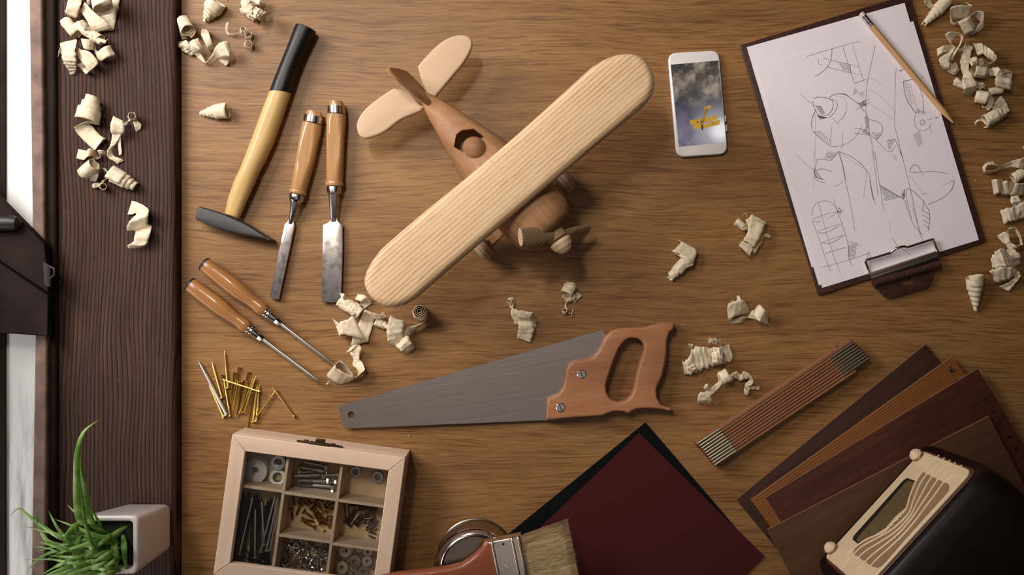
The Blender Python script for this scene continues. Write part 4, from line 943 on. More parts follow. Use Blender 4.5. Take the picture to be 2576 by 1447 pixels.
def nut_mesh(name, r, ri, t, mat, dome=False):
    mb = MB(); n = 24
    def hx(rr, z): 
        out = []
        for k in range(n):
            a = 2 * pi * k / n; m = cos(pi / 6) / cos(((a + pi / 6) % (pi / 3)) - pi / 6); out.append(V((rr * m * cos(a), rr * m * sin(a), z)))
        return out
    ci = lambda rr, z: [V((rr * cos(2 * pi * k / n), rr * sin(2 * pi * k / n), z)) for k in range(n)]
    mb.loft([ci(ri, 0), ci(r * .84, 0), hx(r, t * .15), hx(r, t * .85), ci(r * .84, t), ci(ri, t)], closed=True)
    me = mb.mesh(name); finish(me, mat, 25); return me
n8 = nut_mesh('large_nut', .0078, .0042, .0065, M['zinc'])
for q, lab in (((1428, 508), 'large nut half under the lid rail in the nearly empty compartment'), ((1628, 556), 'large nut lying alone in the corner of the nearly empty compartment')):
    p = P(*C7(*q), .010); p.z = .0042; drop('nut', n8, p, (0, 0, .4), lab, 'nut', 'large nuts')
def screw_mesh(name):
    L, r = .018, .0014; prof = [(0, .0008), (.0003, .0034), (.0006, .0036), (.0032, r)]; x = .0065; prof.append((x, r))
    while x < L - .0035: prof += [(x, r * .8), (x + .0007, r * 1.2)]; x += .0014
    prof += [(L - .003, r * .9), (L, .0001)]
    me = MB().lathe((0, 0, 0), (1, 0, 0), prof, 12).mesh(name); finish(me, M['screwb'], 25); return me
sm = screw_mesh('wood_screw')
for i, (h, t_) in enumerate([((1045, 1085), (690, 920)), ((1320, 1215), (930, 1190)), ((640, 840), (1040, 930)), ((690, 610), (1010, 850)), ((1280, 880), (850, 520)), ((1200, 1010), (960, 640)), ((365, 545), (400, 910)), ((630, 420), (485, 770)), ((440, 455), (410, 180)), ((580, 290), (900, 490)), ((1030, 330), (1300, 720)), ((1290, 480), (1590, 390)), ((1330, 660), (1560, 520)), ((1480, 770), (1430, 1150)), ((1340, 1010), (1390, 720)), ((1000, 560), (1260, 770)), ((720, 230), (960, 430)), ((1060, 420), (900, 600)), ((1390, 380), (1330, 200)), ((1440, 620), (1300, 480)), ((1250, 300), (1000, 260)), ((1120, 820), (1330, 1010))]):
    z = .0080 + .0016 * (i % 4 if i > 7 else 0)
    lone = {0: 'yellow zinc screw with head toward the front divider, beside the lowest screw', 1: 'yellow zinc screw lying lowest in the middle compartment', 6: 'dark screw standing out at the left of the middle compartment, point down', 7: 'dark screw beside the leftmost one in the middle compartment, leaning the other way'}
    put('wood_screw', sm, P(*K3(*h), z), P(*K3(*t_), z - .002), lone.get(i, 'yellow zinc wood screw in the jumble in the middle compartment'), 'screw', 'wood screws in the box', .018, i)
bn = nail_mesh('small_brown_nail', .024, .00085, .0019, M['nailb'], .0008, .003)
SN = [((290, 390), (260, 110)), ((345, 470), (345, 150)), ((260, 480), (500, 200)), ((340, 530), (520, 220)), ((375, 560), (590, 290)), ((330, 510), (480, 210)), ((440, 470), (610, 320)), ((480, 530), (720, 290)), ((515, 550), (650, 430)), ((640, 490), (740, 300)), ((540, 240), (880, 230)), ((735, 270), (900, 235)), ((530, 190), (900, 200)), ((650, 390), (880, 260)), ((640, 410), (860, 400)), ((680, 570), (870, 420)), ((670, 615), (870, 460)), ((720, 600), (880, 490)), ((770, 630), (880, 590)), ((720, 645), (870, 690)), ((710, 715), (850, 772)), ((760, 470), (850, 340)), ((700, 500), (840, 330)), ((350, 160), (880, 185)), ((400, 140), (860, 160)), ((300, 460), (440, 230)), ((470, 520), (690, 270)), ((760, 580), (900, 430))]
for i, (h, t_) in enumerate(SN):
    z = .0065 + .0011 * (i % 3)
    lab = {0: 'small brown nail upright at the far left of its compartment', 1: 'small brown nail upright, second from the left in its compartment', 19: 'small brown nail lying second lowest, head at left', 20: 'small brown nail lying lowest in its compartment, head at left'}.get(i, 'small brown nail in the jumble in the right middle compartment')
    put('small_nail', bn, P(*K5(*h), z), P(*K5(*t_), z + .0004), lab, 'nail', 'small brown nails in the box', .024)
ln = nail_mesh('long_dark_nail', .075, .0014, .0034, M['nailg'], .0012, .005); lns = nail_mesh('long_bright_nail', .075, .0014, .0034, M['dsteel'], .0012, .005)
LN = [((262, 1165), (482, 240), .024, .022, 'long nail slanting across the dark bundle, its tip leaning right'), ((510, 1220), (516, 440), .022, .026, 'long nail upright in the centre with a bright glint at its tip'), ((600, 1120), (842, 200), .020, .024, 'long nail leaning right, left one of the three bright slanting nails'), ((690, 1108), (892, 200), .021, .024, 'long bright nail leaning right, middle one of the three slanting nails'), ((748, 1095), (890, 300), .017, .018, 'long bright nail nearest the divider in the long nail compartment'), ((655, 1010), (618, 320), .019, .022, 'long nail leaning left in the middle of the long nail compartment')]
for h, t_, z0, z1, lab in LN:
    put('long_nail', lns, P(*K4(*h), z0), P(*K4(*t_), z1), lab, 'nail', 'long nails in the box', .075)
rnd = random.Random(3)
for i in range(46):
    if i < 22: h = (rnd.uniform(150, 320), rnd.uniform(1150, 1255)); t_ = (h[0] + rnd.uniform(40, 200), rnd.uniform(140, 420))
    elif i < 34: h = (rnd.uniform(430, 520), rnd.uniform(1200, 1300)); t_ = (h[0] + rnd.uniform(0, 130), rnd.uniform(160, 460))
    else: h = (rnd.uniform(600, 740), rnd.uniform(1180, 1330)); t_ = (h[0] + rnd.uniform(-40, 120), rnd.uniform(250, 520))
    z = .007 + .003 * rnd.randrange(4)
    put('long_nail', ln, P(*K4(*h), z), P(*K4(*t_), z + .001), 'long black nail in the bundle in the left compartment', 'nail', 'long nails in the box', .075)
for h, t_ in (((430, 1170), (320, 1050)), ((640, 1330), (520, 1240))):
    put('long_nail', ln, P(*K4(*h), .0068), P(*K4(*t_), .0068), 'stray black nail end lying aslant at the foot of the long nails', 'nail', 'long nails in the box', .075)
tn = [nut_mesh('small_nut', .0026, .0013, .0022, M['zinc']), nut_mesh('small_nut_dull', .0024, .0012, .0026, M['dsteel']), nut_mesh('flange_nut', .0042, .0018, .0034, M['zinc'])]
for i, q in enumerate([(570, 950), (1160, 960), (1475, 1020), (1850, 1060), (890, 440), (1870, 620), (1310, 1320)]):
    p = P(*K6(*q), .014); p.z = .0125
    drop('small_nut', tn[2], p, (rnd.uniform(-.25, .25), rnd.uniform(-.25, .25), rnd.uniform(0, 3)), ['ring shaped nut farthest left in the nut compartment', 'round flanged nut below the middle of the nut compartment', 'round flanged nut right of the middle one, with a bright rim', 'round flanged nut at the right divider of the nut compartment', 'round nut with a brownish hole in the upper part of the nut compartment', 'round nut at the right divider, above the flanged ones', 'round flanged nut at the front edge of the nut compartment'][i], 'nut', 'small nuts in the box')
for gy in range(9):
    for gx in range(11):
        x = 430 + gx * 145 + rnd.uniform(-50, 50); y = 260 + gy * 132 + gx * 16 + rnd.uniform(-40, 40)
        if x > 1960 or y > 1460: continue
        p = P(*K6(x, y), .011); p.z = .0068 + .0022 * rnd.randrange(3)
        drop('small_nut', tn[rnd.randrange(2)], p, (rnd.choice((0, 1.57, 1.2, .4, 1.57)) + rnd.uniform(-.3, .3), rnd.uniform(-.5, .5), rnd.uniform(0, 6)), 'small steel nut in the heap in the middle front compartment', 'nut', 'small nuts in the box', rnd.uniform(1.0, 1.45))
w1 = washer_mesh('zinc_washer', .0078, .0027, .0016, M['dsteel']); w2 = washer_mesh('cream_washer', .0078, .0028, .0018, M['cream_w'])
for q, r, me, z, lab in [((285, 1000), 120, w2, .0085, 'cream zinc washer against the rear divider, upper of a pair'), ((310, 985), 118, w2, .0062, 'cream zinc washer against the rear divider, lower of a pair'), ((150, 1125), 78, w1, .0070, 'small grey washer at the left divider'), ((230, 1305), 116, w2, .0105, 'cream zinc washer lying in front, the brightest one'), ((460, 1190), 122, w1, .0100, 'grey washer in the middle of the washer compartment'), ((685, 1195), 98, w1, .0085, 'grey washer right of the middle one'), ((690, 1030), 92, w1, .0060, 'grey washer against the rear divider near the lid rail'), ((625, 1375), 100, w1, .0110, 'grey washer in front of the one right of the middle'), ((445, 1425), 78, w1, .0072, 'grey washer at the front edge of the frame'), ((540, 985), 60, w1, .0052, 'small grey washer between the cream pair and the lid rail'), ((770, 1290), 70, w1, .0062, 'bright rimmed washer half under the lid rail'), ((330, 1200), 90, w1, .0048, 'dark washer low down between the grey and the cream ones'), ((520, 1340), 70, w1, .0065, 'bright washer edge between two grey washers')]:
    p = P(*K5(*q), .010); p.z = z
    drop('washer', me, p, (rnd.uniform(-.12, .12), rnd.uniform(-.12, .12), 0), lab + ' in the front right compartment', 'washer', 'washers in the front right compartment', r / 7.344 * S * .99 / .0078)

# ------------------------------------------------------------------ sandpaper
def rect_px(cs, z): return [P(*k, z) for k in cs]
o = part('sandpaper_sheet', MB().prism([p[:2] for p in rect_px([(1624, 1063), (1831, 1305), (1911, 1399), (1190, 1416 + 560), (1190, 1416)], .0012)], .0004, .0012), M['sandk'])
tag(o, 'black sandpaper sheet lying partly under the dark red one', 'sandpaper')
sq = rect_px([(1608, 1090), (1922.5, 1399.7), (1690, 1640), (1540, 1780), (1203, 1477)], .0024)
o = part('sandpaper_sheet', MB().prism([p[:2] for p in sq], .0014, .0021), M['sandr'])
tag(o, 'dark red sandpaper sheet on top of the black one', 'sandpaper')

# ------------------------------------------------------------------ folding rule
fr = thing('folding_rule', 'closed wooden folding rule with nickel hinges at both ends', 'folding rule', P(1960, 1015))
rd = V((1615, -1085)).normalized(); rn = V((195, 255)).normalized(); zt = .0155; pitch = 31.6
def R(s, w, z=zt): q = V((46, 1138)) + rd * s + rn * w; return P(*CRU(q.x, q.y), z)
for i in range(10):
    s0 = i * 1.5 + (0 if i else -8); s1 = 1942 + i * 5 if i < 9 else 1790; w = (i + .5) * pitch
    sl = MB().bar(R(s0 + 8, w), R(s1 - 8, w), .0028 if i else .0036, .0004, zt)
    for q0, q1 in ((s0, s0 + 8.2), (s1 - 8.2, s1)):
        if i < 9 or q0 < 100: sl.bar(R(q0, w), R(q1, w), .0028, .0004, zt, mi=1)
    part('rule_section', sl, [M['rule'], M['ruletip']], fr, bevel=.0004)
def hingep(i, s0, s1):
    hm_ = MB()
    for w in ((i + .5) * pitch, (i + 1.5) * pitch):
        hm_.loft([[R(s, w) + V((0, 0, .0001)) + (R(0, 1) - R(0, 0)).normalized() * (.00195 * cos(a)) + V((0, 0, .0014 * sin(a) - .0004)) for a in [pi * k / 8 - .3 for k in range(10)]] for s in (s0, s1)])
    hm_.bar(R((s0 + s1) / 2 - (s1 - s0) * .4, (i + 1) * pitch), R((s0 + s1) / 2 + (s1 - s0) * .4, (i + 1) * pitch), .0014, .009, zt - .001)
    part('hinge', hm_, M['hinge'], fr, 30)
for i in (0, 2, 4, 6, 8): hingep(i, 16, 285)
for i in (1, 3, 5, 7): hingep(i, 1645 + i * 2, 1935 + i * 4)
for q in ((1505, 133), (152, 1053)):
    part('rivet', MB().lathe(P(*CRU(*q), .012), V((rn.x, -rn.y, 0)) * -1, [(-.002, .0016), (.0012, .0016), (.0016, .0008)], 14), M['steel'], fr)

# ------------------------------------------------------------------ sample boards
BD = [((1852, 1257), (2328.3, 866), 318, 'bA', 'dark walnut board at the bottom of the fanned stack, farthest left'), ((1889.5, 1258), (2395.4, 897.5), 318, 'bB', 'orange brown striped board, second from the bottom of the fanned stack'), ((1926.7, 1251.7), (2460, 927.5), 318, 'bC', 'red mahogany board, second from the top of the fanned stack'), ((1931, 1333), (2488.5, 1047), 318, 'bD', 'plain brown board on top of the fanned stack, under the radio')]
for k, (p, q, w, m_, lab) in enumerate(BD):
    z1 = .0042 * (k + 1); a, b = P(*p, z1), P(*q, z1); d = (b - a); n = V((d.y, -d.x, 0)).normalized() * w * S
    mb = flat([[v[:2] for v in (a, b, b + n, a + n)]], z1 - .0041, z1, .0007, 1, world=True)
    mats = [M[m_], M['lit_edge']]
    mb.mi = [1 if abs((mb.v[f[1]] - mb.v[f[0]]).cross(mb.v[f[2]] - mb.v[f[1]]).normalized().z) < .8 else 0 for f in mb.f]
    if k in (1, 2):
        mats.append(plain('stamp_ink', (24, 14, 12), .7)); dn = d.normalized(); nn = n.normalized()
        rr = random.Random(k)
        for g in range(3 + k):
            c = b - dn * .012 + nn * (.014 + g * .017 + (.026 if k == 2 else 0))
            for e in range(4):
                ang = rr.uniform(0, 3.1); u = dn * cos(ang) + nn * sin(ang); vv = V((-u.y, u.x, 0)); cc = c + dn * rr.uniform(-.003, .003) + nn * rr.uniform(-.004, .004)
                mb.add([cc - u * .0032 - vv * .0006 + V((0, 0, .0001)), cc + u * .0032 - vv * .0006 + V((0, 0, .0001)), cc + u * .0032 + vv * .0006 + V((0, 0, .0001)), cc - u * .0032 + vv * .0006 + V((0, 0, .0001))], [(0, 1, 2, 3)], 2)
    o = part('wood_board', mb, mats); tag(o, lab, 'wooden board', 'fanned wood boards')

# ------------------------------------------------------------------ radio
ZB = .0168
FA, FB = P(*CRAD(1095, 250), ZB + .014), P(*CRAD(275, 1148), ZB + .014)
fs_ = (FA - FB).normalized(); fs_.z = 0; fs_.normalize(); fn = V((-fs_.y, fs_.x, 0))      # outward normal of the front
if fn.dot(V((-1, 1, 0))) < 0: fn = -fn
def F(q, d=0.0, K=CRAD):
    g = P(*K(*q), 0); O = V((0, 0, H)); r = g - O; t = (FA - O).dot(fn) / r.dot(fn); return O + r * t + fn * d
def st_(p): d = p - FA; return d.dot(fs_), d.z
def ST(s, t, d=0.0): return FA + fs_ * s + V((0, 0, t)) + fn * d
smax = st_(F((1215, 145)))[0]; s_low = st_(F((275, 1148)))[0]; smin = s_low - (smax - st_(F((1095, 250)))[0]) - .004
t1 = st_(F((1512, 604)))[1]; t0 = 0.0
print('RADIO', smax, smin, t1, st_(F((1640, 305))), st_(F((170, 1290))), st_(F((1000, 1175))), st_(F((1440, 55))), st_(F((1790, 260))))
rad = thing('vintage_radio', 'vintage dark radio with a cream louvred front, standing on the boards', 'radio', ST((smin + smax) / 2, ZB - FA.z, -.05))
def rr_(s0, s1, t0_, t1_, r, n=8):
    pts = round_poly([(s0, t0_), (s1, t0_), (s1, t1_), (s0, t1_)], r, n); return pts
def face_prism(pts, d0, d1, mi=0, mb=None):
    mb = mb or MB(); mb.loft([[ST(s, t, d0) for s, t in pts], [ST(s, t, d1) for s, t in pts]], mi=mi); return mb
mg = .014; bot = ZB - FA.z
cab = MB(); rings = []
for d, gr in ((.0015, -.004), (-.002, -.001), (-.008, .003), (-.03, .007), (-.10, .008), (-.17, .004), (-.19, -.004)):
    rings.append([ST(s, max(t, bot), d) for s, t in rr_(smin - mg - gr, smax + mg + gr, bot + .0001, t1 + .012 + gr, [.008, .008, .032, .032], 10)])
part('cabinet', cab.loft(rings), M['cab'], rad, 60)
part('front_trim', face_prism(rr_(smin - .0035, smax + .0035, -.003, t1 + .003, .013), .0012, .0035), M['radin'], rad, 40, bevel=.001)
fpl = part('front_plate', face_prism(rr_(smin, smax, 0, t1, [.006, .006, .012, .012]), .003, .0065), M['cream'], rad, 40, bevel=.0012)
def poly_on(pts, d0, d1, K=CRAD): return face_prism([st_(F(q, 0, K)) for q in pts], d0, d1)
TAN = [(1215, 372), (1238, 392), (1250, 400), (1285, 408), (1305, 432), (1345, 440), (1368, 468), (1410, 470), (1432, 492), (1480, 500), (1500, 530), (1495, 575), (1460, 622), (1300, 800), (1000, 1130), (825, 1340), (770, 1395), (720, 1415), (670, 1398), (625, 1372), (590, 1340), (548, 1322), (520, 1290), (475, 1272), (455, 1245), (490, 1188), (600, 1110), (780, 1030), (900, 920), (1030, 780), (1075, 650), (1140, 480)]
part('grille', poly_on(TAN, .0055, .0070), M['grille'], fpl, 30)
DW = [(1042, 442), (1136, 476), (1085, 645), (1028, 785), (935, 862), (822, 995), (700, 1065), (512, 1152), (455, 1108), (462, 1072), (1000, 470)]
part('dial_frame', poly_on(DW, .0055, .0072), M['dialrim'], fpl, 30)
DI = [(1052, 470), (1126, 492), (1078, 645), (1020, 782), (925, 862), (815, 990), (698, 1055), (520, 1140), (500, 1118), (508, 1092), (1018, 506)]
dial = poly_on(DI, .0060, .0075)
for (x0_, y0_), (x1_, y1_), n in (((1000, 562), (1062, 680), 9), ((945, 612), (1015, 750), 10), ((890, 680), (958, 810), 9), ((842, 725), (900, 860), 10), ((788, 785), (870, 925), 10), ((735, 840), (822, 975), 10), ((682, 895), (768, 1025), 9), ((608, 985), (650, 1065), 6)):
    for i in range(n):
        t = i / (n - 1); x = x0_ + (x1_ - x0_) * t; y = y0_ + (y1_ - y0_) * t
        for off in (0, 34):
            if off and (i % 4 == 3 or n < 9): continue
            l = 9 + (i * 7 % 5) * 2
            a, b = F((x + off * .8 - l * .7, y - off * .55 + l * .65)), F((x + off * .8 + l * .7, y - off * .55 - l * .65))
            u = (b - a).normalized(); w = fn.cross(u) * .00022; e = fn * .00765
            dial.add([a - w + e, b - w + e, b + w + e, a + w + e], [(0, 1, 2, 3)], 1)
part('dial', dial, [M['dial'], M['ink']], fpl, None)
strip = poly_on([(1032, 775), (1020, 782), (925, 862), (815, 990), (700, 1058), (820, 1010), (930, 905), (1040, 790)], .0060, .0078)
for (x, y), l in (((985, 845), 14), ((965, 880), 9), ((908, 935), 16), ((930, 915), 8), ((868, 975), 8), ((1000, 825), 7)):
    a, b = F((x - l, y + l * .2)), F((x + l, y - l * .2)); u = (b - a).normalized(); w = fn.cross(u) * .0004; e = fn * .0079
    strip.add([a - w + e, b - w + e, b + w + e, a + w + e], [(0, 1, 2, 3)], 1)
part('maker_strip', strip, [M['cream'], M['ink']], fpl, None)
RIBS = [[(1390, 195), (1290, 290), (1230, 350), (1140, 480), (1075, 650), (1030, 785), (905, 925), (785, 1032), (600, 1110), (440, 1225), (340, 1330), (285, 1400)],
 [(1450, 222), (1345, 330), (1262, 400), (1180, 520), (1115, 690), (1062, 830), (905, 985), (765, 1070), (570, 1175), (450, 1285), (340, 1405)],
 [(1510, 250), (1400, 360), (1318, 425), (1245, 540), (1155, 715), (1085, 850), (935, 1015), (765, 1130), (605, 1228), (505, 1320), (405, 1450)],
 [(1570, 275), (1470, 380), (1378, 465), (1295, 590), (1195, 740), (1100, 880), (965, 1038), (805, 1170), (655, 1288), (565, 1380), (490, 1460)],
 [(1640, 305), (1540, 420), (1445, 490), (1352, 620), (1245, 760), (1135, 910), (1005, 1060), (855, 1200), (705, 1335), (590, 1470)]]
for rb in RIBS:
    pts = catmull([F(q, .0070) for q in rb], 6)
    part('louvre', MB().tube(pts, [.0007 + .0006 * min(1, 3 * min(i / len(pts), 1 - i / len(pts))) for i in range(len(pts))], 8), M['cream'], fpl, 60)
for q in ((1168, 218), (243, 1222)):
    c = F(q, .0065)
    kb = MB().lathe(c, fn, [(0, .0035), (.003, .0035), (.0035, .0072), (.0050, .0080), (.0066, .0079), (.0070, .0072), (.0072, .0071), (.0082, .0070), (.0094, .0062), (.0096, .0050), (.0100, .0049), (.0112, .0040), (.0118, .0022)], 36)
    part('knob', kb, M['cream'], rad, 30)

# ------------------------------------------------------------------ paint can and brush
zc = .052; cc = P(1194, 1432, zc); cr_ = 103 * S * (H - zc) / H; cx0 = V((cc.x, cc.y, 0))
can = thing('paint_can', 'low tin paint can standing under the paintbrush handle', 'paint can', cx0)
part('can_body', MB().lathe(cx0, (0, 0, 1), [(.0003, cr_ - .0012), (.0012, cr_ - .0002), (.0025, cr_ - .0004), (.0032, cr_ - .0016), (zc - .004, cr_ - .0016), (zc - .003, cr_ - .001)], 72), M['can'], can, 30)
part('can_rim', MB().lathe(cx0, (0, 0, 1), [(zc - .004, cr_ - .0014), (zc - .003, cr_ - .0002), (zc - .0015, cr_), (zc, cr_ - .0012), (zc - .0004, cr_ - .0030), (zc - .0028, cr_ - .0052), (zc - .0030, cr_ - .0064), (zc - .0004, cr_ - .0078), (zc + .0004, cr_ - .0092), (zc - .0008, cr_ - .0108), (zc - .0050, cr_ - .0116), (zc - .0052, cr_ - .0126)], 72, cap0=False, cap1=False), M['canrim'], can, 50)
part('can_lid', MB().lathe(cx0, (0, 0, 1), [(zc - .0075, cr_ - .0118), (zc - .0050, cr_ - .0120), (zc - .0048, cr_ - .0135), (zc - .0060, cr_ - .0150), (zc - .0060, .001)], 72), M['canlid'], can, 40)
br = thing('paintbrush', 'wide flat paintbrush with reddish wooden handle laid across the paint can', 'paintbrush', P(1250, 1440, .053))
z0b, z1b = .0535, .0715; ua = V((84.7, -17.1)).normalized(); va = V((-ua.y, ua.x))
f0 = V((1226, 1363)); FE = lambda s, w: (f0.x + ua.x * s + va.x * w, f0.y + ua.y * s + va.y * w)
bfer = part('ferrule', flat([[FE(0, 0), FE(86, 0), FE(86, 148), FE(0, 148)]], z0b, z1b, .0050, 5), M['nickel'], br, 50)
rid = MB()
def ridge(s, name):
    pts = []
    for w, zz in ((-1.5, .006), (-.5, .013), (4, .0174), (10, .0184), (74, .0184), (138, .0184), (144, .0174), (148.5, .013), (149.5, .006)):
        q = FE(s, w); pts.append(P(*q, z0b + zz))
    part(name, MB().tube(pts, .0016, 10), M['nickel'], bfer, 50)
for s in (11, 62, 78): ridge(s, 'ferrule_bead')
q = FE(36, 8); part('nail_hole', MB().lathe(P(*FE(38, 14), z1b + .00005), (0, 0, 1), [(0, .0016), (.0001, .0014)], 14), M['iron'], bfer)
fcu = bpy.data.curves.new('size', 'FONT'); fcu.body = '70'; fcu.size = .0085; fcu.extrude = .0005; fcu.bevel_depth = .0002; fcu.align_x = 'CENTER'; fcu.align_y = 'CENTER'
fo = bpy.data.objects.new('size', fcu); COL.objects.link(fo); dg = bpy.context.evaluated_depsgraph_get(); dg.update()
fme = bpy.data.meshes.new_from_object(fo.evaluated_get(dg)); ang = atan2(va.y, -va.x)
rot = Matrix.Rotation(ang, 4, 'Z'); c = P(*CRAD(0, 0)); c = P(1277, 1430, z1b)
tmb = MB().add([rot @ v.co + c + V((0, 0, .0002)) for v in fme.vertices], [tuple(p.vertices) for p in fme.polygons]); bpy.data.objects.remove(fo)
part('size_number', tmb, M['steel'], bfer, 30)
HD = [(1262, 1360), (1219, 1361), (1211, 1379), (1194, 1396), (1178, 1409), (1161, 1420), (1130, 1428), (1080, 1435), (1000, 1444), (960, 1452), (900, 1474), (860, 1500), (880, 1535), (940, 1530), (1040, 1515), (1120, 1520), (1180, 1532), (1235, 1540), (1276, 1520), (1270, 1440)]
part('handle', flat([HD], z0b, z1b - .0005, .0065, 6), M['brushh'], br, 60)
core = MB(); rings = []
for s, wl_, wr_, th in ((84, 3, 145, .0150), (100, 0, 148, .0150), (140, -6, 152, .0130), (180, -12, 157, .0100), (208, -15, 160, .0070)):
    zc_ = (z0b + z1b) / 2 - (s - 84) * .00001
    rings.append((s, wl_, wr_, zc_, th))
def bring(s, wl_, wr_, zc_, th): 
    a, b = FE(s, wl_), FE(s, wr_); return (a[0], a[1], b[0], b[1], zc_, th / 2, 5)
core.loft(lr([bring(*r) for r in rings], 32))
rb = random.Random(11)
for i in range(1700):
    w = rb.uniform(0, 1); hz_ = rb.uniform(-1, 1); top = 1 if rb.random() < .8 else -1
    L1 = rb.uniform(.86, 1.04) - .10 * abs(w - .5) * rb.random(); pts = []
    side = rb.random() < .12
    for k in range(5):
        t = k / 4 * L1; s = 84 + 124 * t; wl_ = 3 - 18 * t; wr_ = 145 + 15 * t; th = .0152 - .0078 * t
        ww = wl_ + (wr_ - wl_) * w + sin(k * 1.7 + i) * 1.1 * t
        zz = (z0b + z1b) / 2 - 124 * t * .00001 + top * th / 2 * (.98 + .08 * rb.random() * t)
        if side: ww = (wl_ if w < .5 else wr_) + rb.uniform(-1.5, 1.0); zz = (z0b + z1b) / 2 + hz_ * th / 2
        q = FE(s, ww); pts.append(P(*q, zz))
    core.tube(pts, [.0003, .0003, .00026, .0002, .00008], 3, caps=False)
bo = part('bristles', core, M['brist'], br, 60); bo['kind'] = 'stuff'
for (a, b) in ((FE(84, 2), (1432, 1304)),):
    pts = [P(*a, .0625), P((a[0] + b[0]) / 2, (a[1] + b[1]) / 2 - 3, .0625), P(*b, .063)]

# ------------------------------------------------------------------ potted grass
pot = thing('potted_grass', 'green grass plant in a square white ceramic pot on the dark windowsill', 'potted plant', (-.452, -.294, ZS + .0005))
zr = .119
def rrect(x0_, x1_, y0_, y1_, z, r): return [V((x, y, z)) for x, y in round_poly([(x0_, y0_), (x1_, y0_), (x1_, y1_), (x0_, y1_)], r, 6)]
OX0, OX1, OY0, OY1 = -.4905, -.4232, -.3255, -.2585
bx_ = (-.4790, -.4215, -.3245, -.2675)
rings = []
def lerp(t, ins, z, r):
    a = (OX0, OX1, OY0, OY1); v = [bx_[i] + (a[i] - bx_[i]) * t for i in range(4)]
    return rrect(v[0] + ins, v[1] - ins, v[2] + ins, v[3] - ins, z, r)
zb = ZS + .0006
rings = [lerp(0, .004, zb, .006), lerp(0, .001, zb + .001, .008), lerp(.02, 0, zb + .004, .009), lerp(.94, 0, zr - .005, .009), lerp(1, .0003, zr - .0025, .009), lerp(1, .0012, zr - .0008, .0085), lerp(1, .003, zr, .008), lerp(1, .0052, zr - .0003, .0065), lerp(1, .0066, zr - .0015, .005), lerp(1, .0074, zr - .004, .005), lerp(1, .0076, zr - .012, .005)]
part('pot', MB().loft(rings), M['pot'], pot, 60)
part('soil', MB().loft([lerp(1, .0077, zr - .0118, .005), lerp(1, .010, zr - .0085, .005), lerp(1, .018, zr - .0065, .005)]), M['soil'], pot, 60)
def leaf(pts, w, fold=.25, n=7):
    c = catmull([P(x, y, zz) if not isinstance(x, V) else x for x, y, zz in pts], n); m = len(c); mb = MB(); vs = []; fs2 = []
    for i, p in enumerate(c):
        t = i / (m - 1); d = (c[min(i + 1, m - 1)] - c[max(i - 1, 0)]).normalized()
        view = (V((0, 0, H)) - p).normalized(); s = d.cross(V((.2, .1, 1))); s = s.normalized() if s.length > .05 else d.orthogonal().normalized()
        hw = w * S * .5 * (min(1, .45 + 2.2 * t)) * (1 - t ** 2.2) + .00008
        nrm = s.cross(d).normalized()
        vs += [p - s * hw + nrm * hw * fold, p, p + s * hw + nrm * hw * fold]
        if i: 
            o_ = (i - 1) * 3; fs2 += [(o_, o_ + 1, o_ + 4, o_ + 3), (o_ + 1, o_ + 2, o_ + 5, o_ + 4)]
    return mb.add(vs, fs2)
def lv(cpts, w):
    ob = part('leaf', leaf([(*C3(x, y), zz / 1000) for x, y, zz in cpts], w), M['leaf'], pot, 60)
    sd_ = ob.modifiers.new('thick', 'SOLIDIFY'); sd_.thickness = .0003
    return ob
